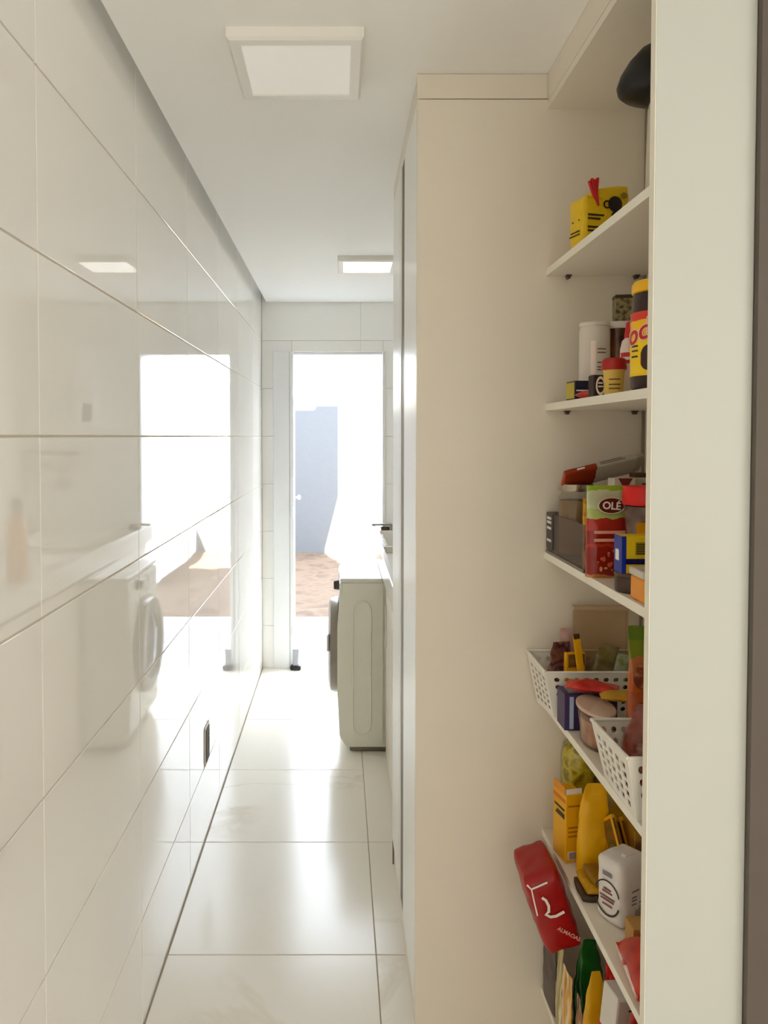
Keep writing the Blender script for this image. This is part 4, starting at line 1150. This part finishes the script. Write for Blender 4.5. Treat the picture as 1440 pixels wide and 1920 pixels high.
t = thing('green_bag', 'glossy dark green bag beneath the red lettered pack', 'bag', (0.566, 1.672, Z6), R(4))
soft(obj('film', pouch(0.072, 0.060, 0.245, 63, 0.008, 0.95, seal=0.03, taper=0.6), mat('glossy_green_film', (22, 96, 30), 0.15, var=0.25, vscale=24, bump=0.3, bscale=22), t), 60)
SPK = [(0.5135, 1.745, 0.238, 0.095, 'dark grey-brown flat packet standing against the pantry side, bottom shelf', mottled('grey_brown_film', [(74, 62, 60), (90, 76, 72), (66, 54, 52)], 20, 0.4, 0.1), 1.80),
       (0.512, 1.735, 0.215, 0.058, 'olive and white striped packet standing upright on the bottom shelf', mottled('olive_white_film', [(150, 136, 60), (196, 180, 110), (240, 232, 210)], 30, 0.3, 0.3, (3, 1, 0.3)), 1.712),
       (0.510, 1.66, 0.190, 0.052, 'cream and amber packet standing before the olive striped packet', mottled('cream_amber_film', [(240, 226, 196), (226, 170, 70), (120, 60, 26)], 26, 0.3, 0.3, (3, 1, 0.3)), 1.650),
       (0.520, 1.60, 0.165, 0.040, 'brown and white packet standing left of the yellow pouch, bottom shelf', mottled('brown_white_film', [(230, 214, 190), (150, 96, 50), (90, 44, 22)], 28, 0.3, 0.3, (3, 1, 0.3)), 1.598)]
for k, (x, y_, h_, d_, lb, m_, yc_) in enumerate(SPK):
    t = thing('upright_packet', lb, 'packet', (x, yc_, Z6), R(90 + (2, -6, 5, -4)[k]), group='packets standing upright on the bottom shelf')
    soft(obj('film', pouch(d_, 0.014 if k else 0.012, h_, 70 + k, 0.003), m_, t), 60)
t = thing('yellow_flour_pouch', 'plain mustard yellow pouch standing on the bottom shelf', 'pouch', (0.541, 1.557, Z6), R(0))
soft(obj('film', pouch(0.058, 0.044, 0.258, 81, 0.004, 0.9, seal=0.03, taper=0.65), mat('mustard_yellow_film', (220, 168, 10), 0.4, bump=0.2, bscale=20), t), 60)
t = thing('red_top_bag', 'glossy bright red bag behind the mustard pouch on the bottom shelf', 'bag', (0.596, 1.578, Z6), R(-10))
soft(obj('film', pouch(0.062, 0.044, 0.325, 83, 0.009, 0.95, seal=0.04, taper=0.5), mat('glossy_red_film', (216, 20, 16), 0.15, var=0.2, vscale=30, bump=0.4, bscale=26), t), 60)
t = thing('white_red_carton', 'white and grey tilted carton with red lower half on the bottom shelf', 'carton', (0.540, 1.455, Z6 + 0.006), rot=(R(0), R(6), R(10)))
obj('body', box(bmesh.new(), -0.036, 0.036, -0.026, 0.026, 0.010, 0.288, 0.002), mat('white_carton', (226, 220, 212), 0.45), t)
pbox('red_print', mat('carton_red', (206, 16, 14), 0.4), t, -0.0368, 0.0368, -0.0268, 0.0268, 0.010, 0.205)
pbox('grey_print', mat('carton_grey', (186, 172, 160), 0.45), t, -0.030, 0.030, -0.0266, -0.026, 0.214, 0.280)
glyph(t, [(-0.008, 0.276), (0.004, 0.262), (0.010, 0.250), (0.022, 0.232)], 0.004, -0.0272, INK, 'dark_mark')
glyph(t, [(-0.010, 0.262), (0.002, 0.264), (0.012, 0.270)], 0.003, -0.0272, INK, 'dark_mark')
disc_print('round_mark', mat('logo_grey', (130, 124, 128), 0.5), t, (0.012, -0.0268, 0.212), 0.008, 0.008)
t = thing('scarlet_bag', 'scarlet bag at the near end of the bottom shelf by the white panel', 'bag', (0.580, 1.365, Z6), R(-6))
soft(obj('film', pouch(0.110, 0.070, 0.345, 85, 0.010, 0.95, seal=0.04, taper=0.4), mottled('scarlet_film', [(150, 16, 8), (200, 36, 12), (214, 60, 34)], 14, 0.2, 0.35), t), 60)
